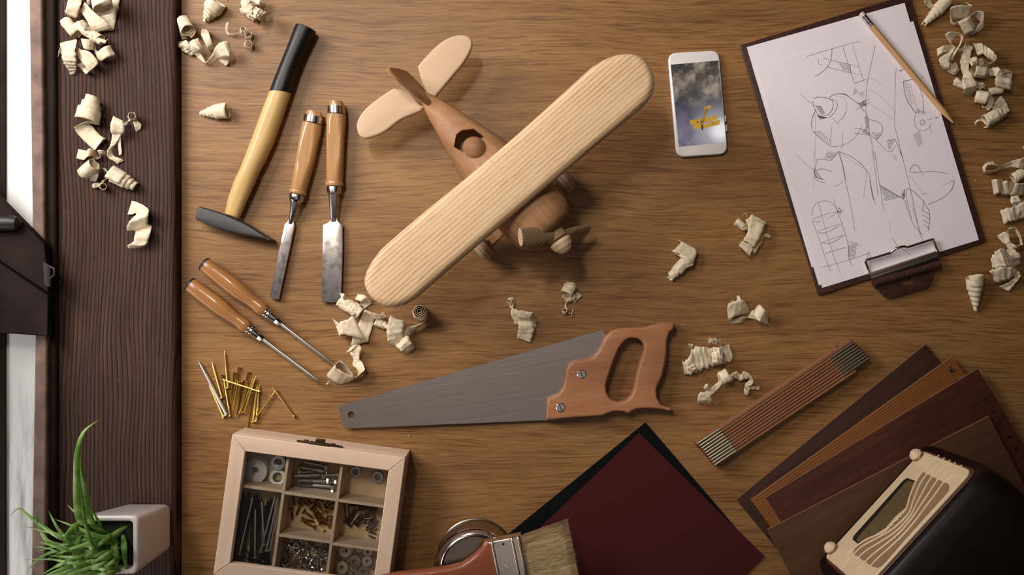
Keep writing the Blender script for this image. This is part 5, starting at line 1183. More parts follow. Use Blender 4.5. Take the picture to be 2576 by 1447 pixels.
LV = [([(880, 1010, 112), (740, 960, 150), (705, 800, 190), (700, 520, 215), (705, 330, 225), (760, 150, 225), (905, 28, 215)], 17),
 ([(920, 1010, 112), (830, 960, 150), (800, 800, 180), (755, 560, 205), (725, 360, 215)], 16), ([(900, 1000, 112), (780, 940, 150), (730, 700, 185), (735, 400, 210)], 12),
 ([(860, 1010, 112), (830, 900, 140), (800, 780, 160)], 10), ([(940, 1020, 112), (880, 930, 140), (815, 800, 165)], 7),
 ([(960, 1120, 112), (760, 1130, 135), (560, 1110, 140), (400, 1010, 130), (250, 900, 115), (190, 850, 108), (150, 850, 104), (92, 912, 95)], 9),
 ([(900, 1180, 112), (620, 1185, 130), (440, 1140, 130), (370, 1030, 125), (335, 920, 125), (342, 780, 120)], 10),
 ([(860, 1160, 112), (640, 1140, 135), (540, 1040, 140), (480, 940, 140), (442, 865, 135)], 8),
 ([(1120, 1020, 112), (1040, 1090, 130), (930, 1100, 140), (800, 1060, 140), (650, 995, 135), (495, 938, 120)], 12),
 ([(960, 1230, 112), (860, 1200, 140), (800, 1060, 160), (765, 920, 170), (700, 710, 165)], 10),
 ([(1010, 1110, 112), (860, 1150, 130), (640, 1210, 130), (500, 1230, 120), (380, 1280, 105), (290, 1360, 90), (235, 1430, 80)], 9),
 ([(820, 1240, 112), (560, 1235, 125), (440, 1205, 120), (300, 1185, 110)], 6), ([(980, 1350, 112), (820, 1370, 130), (640, 1330, 130), (480, 1305, 120), (222, 1303, 100)], 9),
 ([(860, 1020, 112), (690, 1010, 140), (600, 1100, 145), (680, 1210, 140), (740, 1320, 120), (800, 1420, 100)], 8), ([(1010, 1340, 112), (995, 1290, 125), (982, 1180, 135)], 7),
 ([(1050, 1080, 112), (1040, 1180, 130), (1065, 1300, 130), (1060, 1460, 110)], 17), ([(1120, 1080, 112), (1130, 1200, 130), (1140, 1320, 125), (1160, 1470, 110)], 14),
 ([(980, 1230, 112), (780, 1260, 130), (600, 1310, 120), (400, 1440, 95)], 12), ([(940, 1280, 112), (760, 1320, 130), (620, 1360, 125), (480, 1450, 105)], 11),
 ([(840, 1010, 112), (700, 1000, 140), (620, 1090, 140), (560, 1200, 125)], 18), ([(900, 1060, 112), (740, 1060, 135), (700, 1180, 140), (640, 1330, 120)], 14),
 ([(1160, 1000, 112), (1060, 1060, 130), (900, 1160, 140), (700, 1195, 130), (540, 1220, 115)], 10), ([(1060, 1230, 112), (950, 1310, 125), (820, 1420, 120), (700, 1500, 100)], 12),
 ([(900, 1300, 112), (740, 1340, 125), (560, 1420, 110), (420, 1500, 90)], 10), ([(1000, 1400, 112), (860, 1420, 130), (700, 1480, 120), (560, 1560, 100)], 12), ([(1080, 1350, 112), (1000, 1380, 125), (900, 1400, 130), (850, 1420, 120)], 10),
 ([(820, 1120, 112), (640, 1160, 130), (560, 1260, 125), (520, 1400, 105)], 8), ([(1000, 1180, 112), (900, 1220, 135), (830, 1150, 150), (770, 1000, 155)], 9), ([(760, 1240, 115), (650, 1290, 120), (600, 1360, 105), (580, 1500, 90)], 9)]
for c_, w in LV: lv(c_, w)
rl = random.Random(5)
for i in range(34):
    sx, sy = rl.uniform(860, 1130), rl.uniform(1040, 1420); a = rl.uniform(2.2, 4.0); L_ = rl.uniform(320, 760)
    ex, ey = sx + cos(a) * L_, sy - sin(a) * L_ * .6 + 60
    lv([(sx, sy, 112), (sx + (ex - sx) * .3, sy + (ey - sy) * .2, 132 + rl.uniform(0, 14)), (sx + (ex - sx) * .7, sy + (ey - sy) * .6, 130 + rl.uniform(-6, 14)), (ex, ey, 112 + rl.uniform(-20, 10))], rl.uniform(6, 12))
# ------------------------------------------------------------------ wood shavings
SA = crop(130, 0, 7.233); SB = crop(170, 230, 5.361); SCc = crop(440, 0, 8.04); SD = crop(810, 720, 5.564); SE = crop(2290, 0, 4.385); SF = crop(2400, 360, 3.29)
SG = crop(1700, 830, 7.235); SH_ = crop(1820, 520, 4.522); SI = crop(1250, 690, 7.617)
def frames(K, sc, base, seg):
    """seg: list of rails (xa,ya,za,xb,yb,zb) [crop px, mm above the base] and coils
    ('c', ax,ay,bx,by, r0,r1, turns, width share, phase, lift a mm, lift b mm)"""
    out = []; buf = []
    def flush():
        if not buf: return
        a = [P(*K(f[0], f[1]), base + f[2] / 1000) for f in buf]; b = [P(*K(f[3], f[4]), base + f[5] / 1000) for f in buf]
        if len(a) > 1: a, b = catmull(a, 7), catmull(b, 7)
        out.extend(zip(a, b)); buf.clear()
    for f in seg:
        if f[0] == 'c':
            flush(); _, ax, ay, bx__, by, r0, r1, turns, ws = f[:9]; ph_ = f[9] if len(f) > 9 else 0; la_, lb_ = (f[10], f[11]) if len(f) > 11 else (None, None)
            q = S / sc; R0, R1 = r0 * q, r1 * q
            A_ = P(*K(ax, ay), base + (R0 if la_ is None else la_ / 1000)); B_2 = P(*K(bx__, by), base + (R1 if lb_ is None else lb_ / 1000))
            ax_ = B_2 - A_; L = ax_.length; ax_.normalize()
            e1 = ax_.cross(V((0, 0, 1))); e1 = e1.normalized() if e1.length > .1 else V((1, 0, 0)); e1 = (e1 - ax_ * e1.dot(ax_)).normalized(); e2 = e1.cross(ax_)
            if e2.z < 0: e2 = -e2
            n = max(10, int(26 * turns))
            for i in range(n + 1):
                t = i / n; th = 2 * pi * (turns * t + ph_); r = R0 + (R1 - R0) * t
                c = A_ + ax_ * (L * (ws / 2 + t * (1 - ws))) + (e1 * cos(th) + e2 * sin(th)) * r
                w = ax_ * (L * ws / 2) + (e1 * cos(th) + e2 * sin(th)) * ((R1 - R0) * ws * .12)
                out.append((c - w, c + w))
        else: buf.append(f)
    flush(); return out
shn = [0]
def shaving(label, K, sc, base, *strips, rough=.5):
    mb = MB(); shn[0] += 1; sd_ = shn[0] * 7.13; nx = 6
    for seg in strips:
        fr_ = frames(K, sc, base, seg); vs = []; fs2 = []; n = len(fr_)
        for i, (a, b) in enumerate(fr_):
            d = b - a; L = d.length
            nrm = V((0, 0, 1))
            if 0 < i < n - 1:
                tdir = (fr_[i + 1][0] + fr_[i + 1][1] - fr_[i - 1][0] - fr_[i - 1][1]); nn_ = d.cross(tdir)
                if nn_.length > 1e-10: nrm = nn_.normalized()
            ja = noise.noise(V((i * .55, sd_, 0))) * .10 * rough; jb = noise.noise(V((i * .55, sd_, 9))) * .10 * rough
            for j in range(nx + 1):
                t = -ja + (1 + ja + jb) * j / nx; p = a + d * t
                p = p + nrm * (noise.noise(V((i * .22, j * .5, sd_))) * .0012 * rough + sin(i * 1.6 + sd_) * .00035 * rough + noise.noise(V((i * .9, j * 1.3, sd_ + 5))) * .0006 * rough)
                if p.z < base + .0004: p.z = base + .0004 + .0002 * (j % 2)
                vs.append(p)
            if i:
                for j in range(nx):
                    o_ = (i - 1) * (nx + 1) + j; fs2.append((o_, o_ + 1, o_ + nx + 2, o_ + nx + 1))
        mb.add(vs, fs2)
    ob = part('wood_shaving', mb, M['shave'], None, 60)
    md = ob.modifiers.new('thick', 'SOLIDIFY'); md.thickness = .00035
    return tag(ob, label, 'wood shaving', 'wood shavings')
# --- on the windowsill, upper end
shaving('broad flat shaving folded over, in the heap at the far end of the sill', SA, 7.233, ZS, [(600, 40, 14, 505, 200, 8), (760, 210, 16, 600, 310, 10), (930, 340, 16, 690, 480, 10), (1045, 460, 12, 755, 565, 8), (1120, 540, 5, 792, 592, 3), (1132, 530, 1, 850, 520, 1), (1190, 260, 2, 900, 250, 1), (1240, 0, 3, 950, 0, 1), (1262, -80, 3, 960, -80, 1)])
shaving('open mouthed roll lying on the broad folded shaving on the sill', SA, 7.233, ZS, [('c', 870, -120, 950, 170, 150, 172, 2.3, .9, .2, 22, 30)])
shaving('curved block of shaving at the top left of the sill heap', SA, 7.233, ZS, [(320, -60, 3, 560, -40, 6), (300, -10, 12, 545, 30, 14), (268, 110, 17, 520, 110, 18), (242, 215, 12, 465, 325, 9), (300, 300, 3, 440, 335, 3)], [(690, -20, 20, 640, -20, 18), (700, 60, 14, 640, 50, 12), (720, 95, 8, 660, 90, 6)])
shaving('wide loose roll left of the twisted one in the sill heap', SA, 7.233, ZS, [('c', 235, 370, 470, 640, 95, 110, 1.7, .85, .1)])
shaving('twisted tight roll in the middle of the sill heap', SA, 7.233, ZS, [('c', 430, 440, 950, 760, 90, 95, 4.2, .36, 0), (1000, 730, 12, 960, 800, 10), (1030, 705, 6, 1010, 730, 5)], [(480, 390, 20, 600, 560, 14), (560, 365, 26, 660, 480, 20), (640, 400, 20, 680, 500, 14)])
shaving('short curl with a squared end on the right of the sill heap', SA, 7.233, ZS, [(560, 720, 3, 600, 870, 3), (535, 700, 12, 570, 880, 10), (630, 715, 18, 630, 905, 14), (750, 740, 14, 740, 910, 10), (790, 830, 6, 760, 920, 4), (830, 935, 10, 875, 1105, 8), (950, 850, 18, 1000, 1055, 15), (1060, 825, 13, 1155, 1000, 10), (1070, 840, 2, 1150, 1010, 2)])
shaving('crumpled ragged shaving at the left edge of the sill heap', SA, 7.233, ZS, [(100, 1060, 2, 180, 880, 3), (160, 790, 12, 440, 715, 16), (165, 860, 18, 430, 890, 22), (190, 1050, 18, 445, 1080, 18), (235, 1180, 12, 435, 1190, 12), (315, 1280, 6, 440, 1280, 6), (330, 1362, 3, 402, 1350, 3)], rough=1.3)
shaving('big open loop at the near end of the sill heap', SA, 7.233, ZS, [(440, 850, 3, 510, 880, 12), (450, 1000, 8, 530, 905, 20), (560, 1150, 14, 690, 945, 24), (650, 1300, 12, 840, 1140, 20), (620, 1345, 6, 700, 1290, 8), (540, 1260, 3, 600, 1230, 4), (470, 1180, 2, 545, 1130, 3)])
# --- on the sill, middle
shaving('long unrolling curl with a tail on the sill, above the ring shaped one', SB, 5.361, ZS, [('c', 345, 60, 255, 430, 92, 165, 2.45, .44, .05), (85, 480, 10, 250, 400, 8), (130, 565, 4, 315, 450, 4), (245, 690, 2, 420, 570, 2), (350, 780, 2, 480, 620, 3), (375, 792, 5, 512, 632, 8), (372, 785, 9, 480, 640, 12)], rough=.3)
shaving('shaving with a crumpled head and long trailing strips on the sill', SB, 5.361, ZS, [(620, 330, 14, 755, 400, 12), (590, 400, 18, 762, 470, 16), (575, 520, 14, 760, 560, 12), (600, 600, 8, 720, 600, 8), (570, 740, 8, 660, 700, 6), (538, 800, 10, 610, 780, 4), (548, 890, 8, 630, 870, 3), (640, 950, 4, 700, 900, 4), (665, 985, 2, 760, 930, 2)], [(665, 560, 8, 720, 560, 8), (680, 700, 5, 720, 690, 5), (693, 870, 2, 735, 850, 2)])
shaving('small looped curl with a bent tail at the right on the sill', SB, 5.361, ZS, [(752, 430, 3, 775, 472, 3), (815, 395, 10, 850, 400, 8), ('c', 862, 345, 866, 325, 48, 46, 1.2, .8, .5, 6, 17), (880, 395, 8, 935, 385, 6), (900, 470, 6, 993, 445, 5), (925, 545, 2, 990, 505, 2)])
shaving('wavy ribbon with small hooks left of the trailing strips on the sill', SB, 5.361, ZS, [(145, 775, 3, 115, 902, 2), (240, 795, 14, 215, 925, 10), (298, 770, 20, 270, 880, 16), (380, 800, 14, 330, 875, 12), (385, 840, 4, 350, 905, 4), (430, 900, 6, 410, 915, 4), (448, 860, 10, 440, 880, 6), (400, 800, 12, 420, 820, 10), (470, 795, 12, 455, 850, 9), (525, 810, 4, 515, 872, 3)])
shaving('ring shaped curl with an open mouth on the sill', SB, 5.361, ZS, [('c', 205, 1115, 365, 975, 82, 86, 1.5, .92, .1, 14, 21), (318, 1050, 14, 425, 1060, 12), (308, 1130, 14, 415, 1140, 12), (308, 1200, 4, 385, 1225, 4)], rough=.6)
shaving('tiny curls between the ring and the fat roll on the sill', SB, 5.361, ZS, [(470, 1030, 3, 500, 1080, 3), (515, 1050, 9, 530, 1090, 7), (545, 1110, 9, 520, 1130, 7), (545, 1170, 6, 520, 1160, 4), (465, 1200, 3, 490, 1225, 3), ('c', 478, 1290, 480, 1280, 44, 42, 1.2, .9, .3, 2, 12), (410, 1230, 6, 420, 1290, 4), (350, 1240, 8, 360, 1305, 5), (330, 1270, 3, 340, 1290, 2)])
shaving('fat telescoping roll at the near end of the middle sill group', SB, 5.361, ZS, [('c', 560, 1100, 940, 1290, 115, 62, 3.4, .5, .15)], rough=.6)
shaving('lone zigzag folded shaving on the sill, nearest the shutter', C1, 3.617, ZS, [(1160, 505, 2, 1200, 380, 5), (1200, 505, 8, 1250, 395, 10), (1240, 500, 9, 1345, 450, 14), (1175, 570, 18, 1347, 515, 18), (1155, 650, 8, 1345, 590, 10), (1230, 655, 3, 1378, 612, 4), (1222, 700, 13, 1365, 680, 13), (1212, 752, 11, 1338, 768, 10), (1160, 790, 10, 1312, 788, 9), (1170, 815, 3, 1300, 800, 3)], rough=.4)
# --- top left of the table
shaving('stepped cone shaped shaving at the upper end of the table, left one of two', SCc, 8.04, 0, [('c', 870, 0, 600, 450, 200, 50, 4.2, .42, .1)], rough=1.0)
shaving('lumpy crumpled shaving at the upper end of the table, right one of two', SCc, 8.04, 0, [(1780, -40, 14, 1600, -60, 10), (1720, 110, 18, 1480, 0, 18), ('c', 1360, 60, 1730, 370, 150, 130, 2.6, .55, .2)], [(1560, 240, 36, 1650, 130, 34), (1640, 330, 40, 1740, 200, 36), (1700, 400, 34, 1860, 240, 30), (1760, 430, 16, 1900, 260, 12)], rough=2.2)
shaving('spiral mouthed roll leaning against the sill edge on the table', SCc, 8.04, 0, [('c', 140, 370, 270, 640, 70, 145, 2.6, .8, .2, 9, 25)], [(70, 520, 14, 120, 560, 22), (95, 680, 6, 150, 700, 14), (140, 810, 2, 280, 780, 5)], rough=.5)
shaving('long wavy shaving ending in a large bent loop, beside the spiral roll', SCc, 8.04, 0, [(470, 770, 20, 600, 1010, 12), (300, 850, 20, 505, 1000, 24), (330, 1020, 14, 505, 1030, 18), (420, 1120, 8, 530, 1090, 10), (565, 1275, 4, 600, 1230, 10), (700, 1312, 3, 660, 1240, 12), (880, 1200, 8, 760, 1085, 16), (985, 1150, 18, 860, 900, 24), (1110, 1130, 22, 1000, 830, 26), (1145, 1060, 14, 1090, 880, 18), (1060, 1310, 5, 920, 1200, 6), (980, 1300, 2, 890, 1220, 3)], rough=.6)
shaving('short bent strip between the spiral roll and the wavy loop', SCc, 8.04, 0, [(535, 578, 6, 658, 590, 6), (525, 680, 16, 690, 660, 16), (560, 770, 20, 715, 750, 20), (655, 965, 16, 765, 920, 15), (660, 980, 4, 770, 940, 4)], rough=.4)
shaving('crinkled flat shaving touching the sill edge, left of the wavy one', SCc, 8.04, 0, [(45, 860, 4, 220, 818, 8), (80, 950, 10, 270, 850, 14), (140, 1022, 6, 310, 950, 14), (180, 1040, 9, 330, 970, 14), (340, 1142, 3, 395, 1090, 6)], rough=1.6)
shaving('thin wiry curl with a hooked tail, left of the hammer grip', SCc, 8.04, 0, [(1045, 455, 14, 1092, 462, 14), (1015, 570, 10, 1062, 580, 10), (1045, 680, 4, 1092, 675, 6), (1120, 725, 3, 1130, 690, 8), (1200, 745, 2, 1210, 692, 8), (1320, 712, 4, 1330, 670, 6), ('c', 1370, 640, 1385, 580, 52, 48, 1.6, .8, .4, 7, 14), ('c', 1478, 705, 1484, 690, 66, 62, 1.5, .7, .2, 4, 12), ('c', 1470, 800, 1478, 785, 50, 46, .8, .7, .3, 3, 9), ('c', 1478, 905, 1490, 890, 72, 66, 1.6, .8, .2, 5, 14)])
shaving('lone narrow telescoping roll left of the hammer handle', C0, 3.617, 0, [('c', 2085, 1000, 1815, 1035, 74, 22, 4.4, .42, .1), ], rough=.6)
# --- below the airplane wing
shaving('ribbed roll touching the tip of the wide chisel', SD, 5.564, 0, [('c', 235, 200, 560, 380, 85, 95, 4.3, .36, .1)], [(245, 95, 12, 265, 150, 10), (310, 110, 18, 290, 180, 16), (330, 140, 14, 310, 200, 14)], rough=1.1)
shaving('pale scrap peeking out under the tip of the airplane wing', SD, 5.564, 0, [(455, 190, 4, 500, 108, 4), (540, 215, 10, 610, 135, 12), (535, 245, 4, 695, 235, 4), (590, 335, 2, 655, 262, 2)])
shaving('big crossed ribbon with a fold, in the centre of the group below the wing', SD, 5.564, 0, [(150, 455, 6, 245, 520, 6), (205, 560, 10, 240, 690, 8), (250, 500, 20, 262, 685, 16), (340, 478, 24, 330, 680, 20), (460, 448, 22, 600, 745, 16), (410, 838, 6, 650, 770, 5), (500, 560, 3, 720, 520, 3), (560, 390, 10, 745, 450, 8), (605, 338, 20, 700, 440, 16), (700, 368, 18, 715, 460, 16), (830, 400, 12, 840, 462, 10), (850, 420, 3, 845, 465, 3)], rough=.6)
shaving('open ring with a wavy tail beside the upper screwdriver tip', SD, 5.564, 0, [(335, 930, 6, 400, 905, 12), (420, 840, 12, 500, 822, 14), (480, 830, 10, 555, 860, 14), (395, 930, 8, 540, 925, 10), (440, 1020, 6, 525, 1020, 9), (428, 1105, 6, 560, 1060, 9), (485, 1160, 8, 597, 1150, 14), (490, 1270, 3, 580, 1190, 16), (380, 1345, 2, 460, 1275, 18), (220, 1372, 2, 335, 1215, 22), (75, 1270, 3, 185, 1130, 26), (125, 1180, 8, 240, 1048, 28), (250, 1150, 6, 320, 1090, 26), (380, 1290, 3, 450, 1262, 16)], [(90, 1330, 8, 130, 1320, 8), (80, 1390, 3, 50, 1370, 3)], rough=.6)
shaving('crumpled double band right of the crossed ribbon', SD, 5.564, 0, [(955, 408, 12, 1060, 480, 8), (930, 500, 20, 1140, 488, 16), (905, 650, 18, 1145, 620, 18), (940, 790, 10, 1142, 715, 12), (1025, 835, 4, 1150, 700, 8), (1040, 850, 12, 1195, 690, 16), (1110, 900, 14, 1255, 790, 16), (1205, 952, 4, 1307, 870, 4)], rough=1.2)
shaving('small curl between the crossed ribbon and the crumpled band', SD, 5.564, 0, [('c', 740, 500, 900, 560, 58, 52, 2.2, .6, .1)], [(810, 400, 12, 860, 362, 12), (850, 450, 8, 910, 430, 8)], [('c', 860, 520, 930, 590, 34, 32, 1.2, .8, .1, 9, 9)])
shaving('rosette curl standing on edge with a ribbon tail below the wing', SD, 5.564, 0, [(1150, 690, 2, 1200, 560, 6), (1230, 690, 2, 1262, 560, 10), (1330, 600, 3, 1392, 520, 14), (1445, 500, 3, 1442, 462, 18), (1478, 400, 2, 1482, 340, 22), ('c', 1372, 372, 1368, 352, 108, 22, 3.3, .96, 0, 1, 24)], rough=.4)
# --- middle of the table
shaving('looped shaving with a rolled band above the saw blade', SI, 7.617, 0, [(215, 600, 4, 300, 600, 4), (170, 545, 10, 220, 500, 10), (240, 450, 14, 240, 500, 14), (330, 460, 12, 280, 540, 12), (330, 560, 8, 240, 640, 8), (270, 730, 10, 410, 690, 10), (330, 910, 6, 500, 830, 6), (340, 960, 3, 480, 980, 3)], [(420, 1010, 2, 720, 1090, 2), (440, 850, 3, 770, 900, 4), (430, 740, 18, 770, 800, 20), (440, 690, 26, 700, 742, 28), (400, 780, 22, 650, 830, 24), (405, 900, 12, 680, 880, 14), (415, 1000, 14, 695, 990, 14), (405, 1110, 9, 700, 1110, 10), (378, 1220, 3, 650, 1318, 3)], rough=.9)
shaving('cylinder curl with tiny ringlets hanging from it, right of the looped shaving', SI, 7.617, 0, [('c', 1330, 390, 1440, 180, 128, 105, 2.2, .75, .1, 13, 9)], [(1490, 560, 2, 1440, 480, 3), (1630, 412, 4, 1510, 320, 6)], [(1240, 440, 12, 1280, 380, 14), (1320, 525, 8, 1360, 440, 9), (1440, 500, 8, 1430, 440, 12), (1500, 430, 12, 1480, 390, 14), (1460, 370, 14, 1440, 400, 12), (1380, 480, 9, 1340, 500, 8), (1320, 600, 6, 1300, 630, 5), (1350, 660, 6, 1330, 690, 4), ('c', 1300, 730, 1302, 685, 46, 46, 1.2, .9, .2, 2, 10)], [(1360, 740, 2, 1360, 760, 2), (1440, 735, 3, 1450, 745, 3), (1445, 680, 3, 1458, 680, 3), (1420, 830, 2, 1436, 820, 2)], rough=.7)
shaving('slim tapering roll with a flap, in the open table right of the propeller', CID, 1, 0, [(1701, 603, 5, 1735, 620, 6), (1713, 611, 9, 1753, 632, 9), (1690, 632, 13, 1743, 668, 12), ('c', 1734, 648, 1681, 703, 16, 9.5, 2.6, .55, .25)], rough=.5)
shaving('folded shaving with a rolled foot, beside the left edge of the clipboard', SH_, 4.522, 0, [(545, 325, 3, 535, 365, 3), (465, 305, 6, 460, 350, 6), (440, 350, 12, 420, 430, 8), (380, 500, 6, 340, 440, 6), (330, 560, 8, 300, 470, 14), (290, 550, 16, 330, 450, 24), (175, 440, 14, 210, 390, 24), (200, 470, 6, 330, 420, 8), (225, 380, 12, 340, 460, 12), (270, 300, 18, 420, 330, 18), (310, 120, 16, 480, 200, 12), (330, 92, 8, 486, 190, 6), (250, 150, 4, 290, 290, 3)], [('c', 135, 160, 270, 260, 42, 34, 2.2, .7, .1)], [(260, 130, 8, 265, 118, 8), (262, 90, 6, 268, 88, 6), (240, 80, 6, 238, 72, 6), (222, 95, 4, 228, 100, 4)], rough=.9)
shaving('two joined curls above the folding rule, left of the clip', SH_, 4.522, 0, [(150, 1015, 8, 180, 1010, 8), (150, 1080, 12, 195, 1075, 12), (100, 1066, 14, 60, 1100, 12), (46, 1130, 20, 50, 1280, 3), (130, 1075, 26, 100, 1265, 12), (240, 1076, 24, 210, 1235, 12), (288, 1205, 8, 280, 1225, 4), (230, 1260, 2, 180, 1315, 2), (60, 1290, 1, 100, 1320, 1), (200, 1322, 1, 210, 1250, 8), (330, 1180, 3, 370, 1290, 2), (340, 1190, 10, 400, 1300, 6), (400, 1115, 20, 340, 1230, 16), (470, 1170, 24, 400, 1300, 20), (520, 1215, 14, 470, 1330, 14), (480, 1290, 4, 540, 1365, 2)], rough=.5)
shaving('crumpled sheet like shaving with a roll on it, right of the saw handle', SG, 7.235, 0, [(155, 820, 2, 115, 560, 4), (250, 810, 5, 190, 560, 8), (420, 760, 4, 330, 330, 14), (560, 700, 5, 470, 310, 16), (700, 640, 5, 640, 340, 12), (880, 610, 3, 840, 310, 5), (1060, 525, 2, 975, 270, 4)], [('c', 740, 300, 760, 640, 95, 95, 1.8, .6, .1, 17, 15)], [(590, 165, 14, 600, 240, 10), (700, 165, 20, 720, 260, 12), (830, 195, 12, 820, 270, 8), (760, 290, 10, 800, 310, 8)], [(225, 270, 8, 260, 350, 4), (290, 270, 10, 300, 330, 6), (280, 380, 10, 340, 400, 8), (400, 300, 14, 390, 350, 12)], [(200, 690, 14, 350, 600, 12), (300, 740, 16, 360, 690, 14), (360, 800, 6, 415, 785, 5)], rough=2.0)
shaving('long curly shaving with a tube in the middle, above the folding rule end', SG, 7.235, 0, [(400, 1340, 2, 655, 1352, 2), (398, 1290, 12, 662, 1300, 12), (430, 1160, 17, 640, 1200, 16), (560, 1110, 12, 700, 1150, 10), (700, 1010, 8, 780, 1070, 8), (780, 940, 8, 850, 985, 8), ('c', 800, 900, 985, 800, 105, 130, 1.8, .75, .45, 10, 12), (1030, 790, 12, 1080, 890, 6), (1110, 760, 12, 1120, 900, 4), (1180, 820, 10, 1170, 932, 5), (1230, 765, 18, 1260, 900, 10), (1330, 800, 20, 1340, 880, 14), (1415, 930, 14, 1335, 920, 12), (1380, 1010, 10, 1270, 980, 8), (1270, 1045, 6, 1260, 1000, 6), ('c', 1297, 1160, 1297, 1060, 48, 46, 1.4, .9, .4, 4, 10), (1350, 1040, 5, 1360, 1080, 4), (1440, 1030, 5, 1430, 1080, 4), (1470, 1090, 3, 1450, 1040, 5), (1530, 1090, 3, 1515, 1020, 5)], [(540, 990, 18, 500, 1060, 16), (590, 990, 20, 540, 1090, 16), (640, 1070, 14, 600, 1120, 12)], rough=.8)
# --- top right corner
shaving('pen shaped tight roll at the upper right corner of the clipboard', SE, 4.385, 0, [(200, -40, 4, 260, 80, 4), (155, 20, 10, 200, 90, 6), (215, 90, 6, 250, 60, 10), ('c', 420, -20, 130, 290, 72, 24, 5, .42, .1)], rough=.4)
shaving('pair of broad standing loops near the upper right corner of the table', SE, 4.385, 0, [(600, 20, 12, 660, 55, 12), (680, 65, 20, 645, 190, 4), (560, 55, 24, 545, 205, 8), (440, 95, 22, 440, 240, 4), (470, 250, 8, 490, 285, 2), (545, 230, 14, 570, 270, 2), (650, 180, 16, 640, 215, 6), (740, 125, 20, 720, 200, 8), (813, 148, 18, 808, 310, 3), (740, 290, 6, 730, 362, 1), (640, 360, 3, 660, 390, 1), (530, 258, 14, 605, 396, 3), (600, 210, 26, 690, 350, 14), (660, 180, 26, 730, 310, 14)], rough=.4)
shaving('tall twisted loop with a rolled foot, left of the tangle by the pencil', SE, 4.385, 0, [(620, 460, 3, 600, 560, 3), (560, 540, 3, 530, 560, 5), (455, 500, 6, 395, 410, 12), (470, 430, 12, 410, 360, 22), (525, 385, 14, 500, 352, 24), (555, 440, 10, 582, 390, 22), (510, 545, 8, 560, 480, 18), (440, 610, 8, 505, 580, 14), (430, 650, 6, 465, 670, 8)], rough=.4)
shaving('bent tube with a paper thin flap left of the tangle', SE, 4.385, 0, [(290, 540, 10, 300, 630, 5), (370, 505, 16, 340, 590, 12), (490, 510, 12, 440, 570, 10), (440, 640, 14, 320, 640, 14), (440, 720, 16, 340, 720, 14), (430, 760, 12, 370, 770, 6), (500, 690, 10, 480, 820, 4), (528, 770, 8, 505, 828, 4)], [('c', 390, 720, 520, 800, 48, 42, 1.6, .8, .1)])
shaving('upright wavy strip ending in a scoop in the tangle', SE, 4.385, 0, [(625, 490, 8, 690, 510, 10), (560, 620, 8, 665, 620, 10), (555, 740, 6, 645, 720, 8), (580, 850, 8, 680, 830, 10), (570, 890, 16, 710, 880, 18), (590, 980, 20, 745, 940, 20), (580, 1045, 6, 750, 990, 6), (640, 1050, 2, 740, 1000, 3)], [('c', 480, 880, 640, 985, 38, 34, 1.6, .8, .1)], rough=1.2)
shaving('pale curled sheet at the top of the tangle', SE, 4.385, 0, [(690, 485, 6, 740, 610, 6), (770, 475, 12, 800, 600, 8), (845, 515, 12, 840, 630, 10), (930, 590, 18, 900, 670, 6), (955, 640, 16, 925, 695, 3), (890, 690, 10, 850, 740, 3), (760, 740, 8, 790, 765, 4)], rough=1.0)
shaving('small tight curl with an open side in the middle of the tangle', SE, 4.385, 0, [('c', 660, 690, 740, 660, 44, 40, 1.8, .8, .2, 16, 18)], [('c', 680, 780, 840, 800, 75, 60, 1.4, .8, .1)], [(760, 650, 20, 800, 640, 18), (770, 720, 18, 820, 710, 16), (800, 760, 12, 850, 740, 10)])
shaving('crimped shaving at the right side of the tangle', SE, 4.385, 0, [(840, 770, 6, 880, 840, 4), (950, 740, 12, 930, 835, 10), (1000, 760, 14, 965, 850, 12), (1030, 770, 6, 1120, 790, 5), (1020, 800, 6, 1110, 880, 5), (940, 860, 18, 1125, 885, 16), (940, 940, 14, 1110, 980, 12), (980, 970, 4, 1095, 995, 3)], rough=1.2)
shaving('small tube with a curled lip below the tangle', SE, 4.385, 0, [(740, 910, 8, 760, 1000, 4), (800, 915, 14, 800, 975, 10), (842, 935, 10, 820, 990, 6), ('c', 850, 1015, 1030, 990, 42, 40, 1.8, .8, .2)])
shaving('round loop with a dark opening, above the lowest roll of the right corner', SE, 4.385, 0, [('c', 710, 1060, 860, 1085, 58, 70, 1.6, .8, .1, 11, 16), (910, 1060, 16, 840, 1040, 20), (925, 1120, 12, 850, 1150, 10), (890, 1200, 4, 800, 1190, 3), (850, 1220, 2, 790, 1150, 2)])
shaving('broad roll with a curly wisp, lowest of the upper right corner', SE, 4.385, 0, [(880, 1190, 2, 1000, 1055, 3), (980, 1230, 3, 1060, 1130, 4), (1040, 1270, 4, 1097, 1220, 4), (1010, 1180, 14, 1060, 1250, 8), ('c', 1030, 1225, 800, 1350, 62, 70, 2.3, .62, .3)], [(790, 1320, 8, 770, 1335, 8), (740, 1320, 8, 750, 1340, 8), (715, 1350, 6, 730, 1360, 6), (720, 1385, 3, 735, 1375, 3), (705, 1345, 3, 700, 1335, 3)], rough=.6)
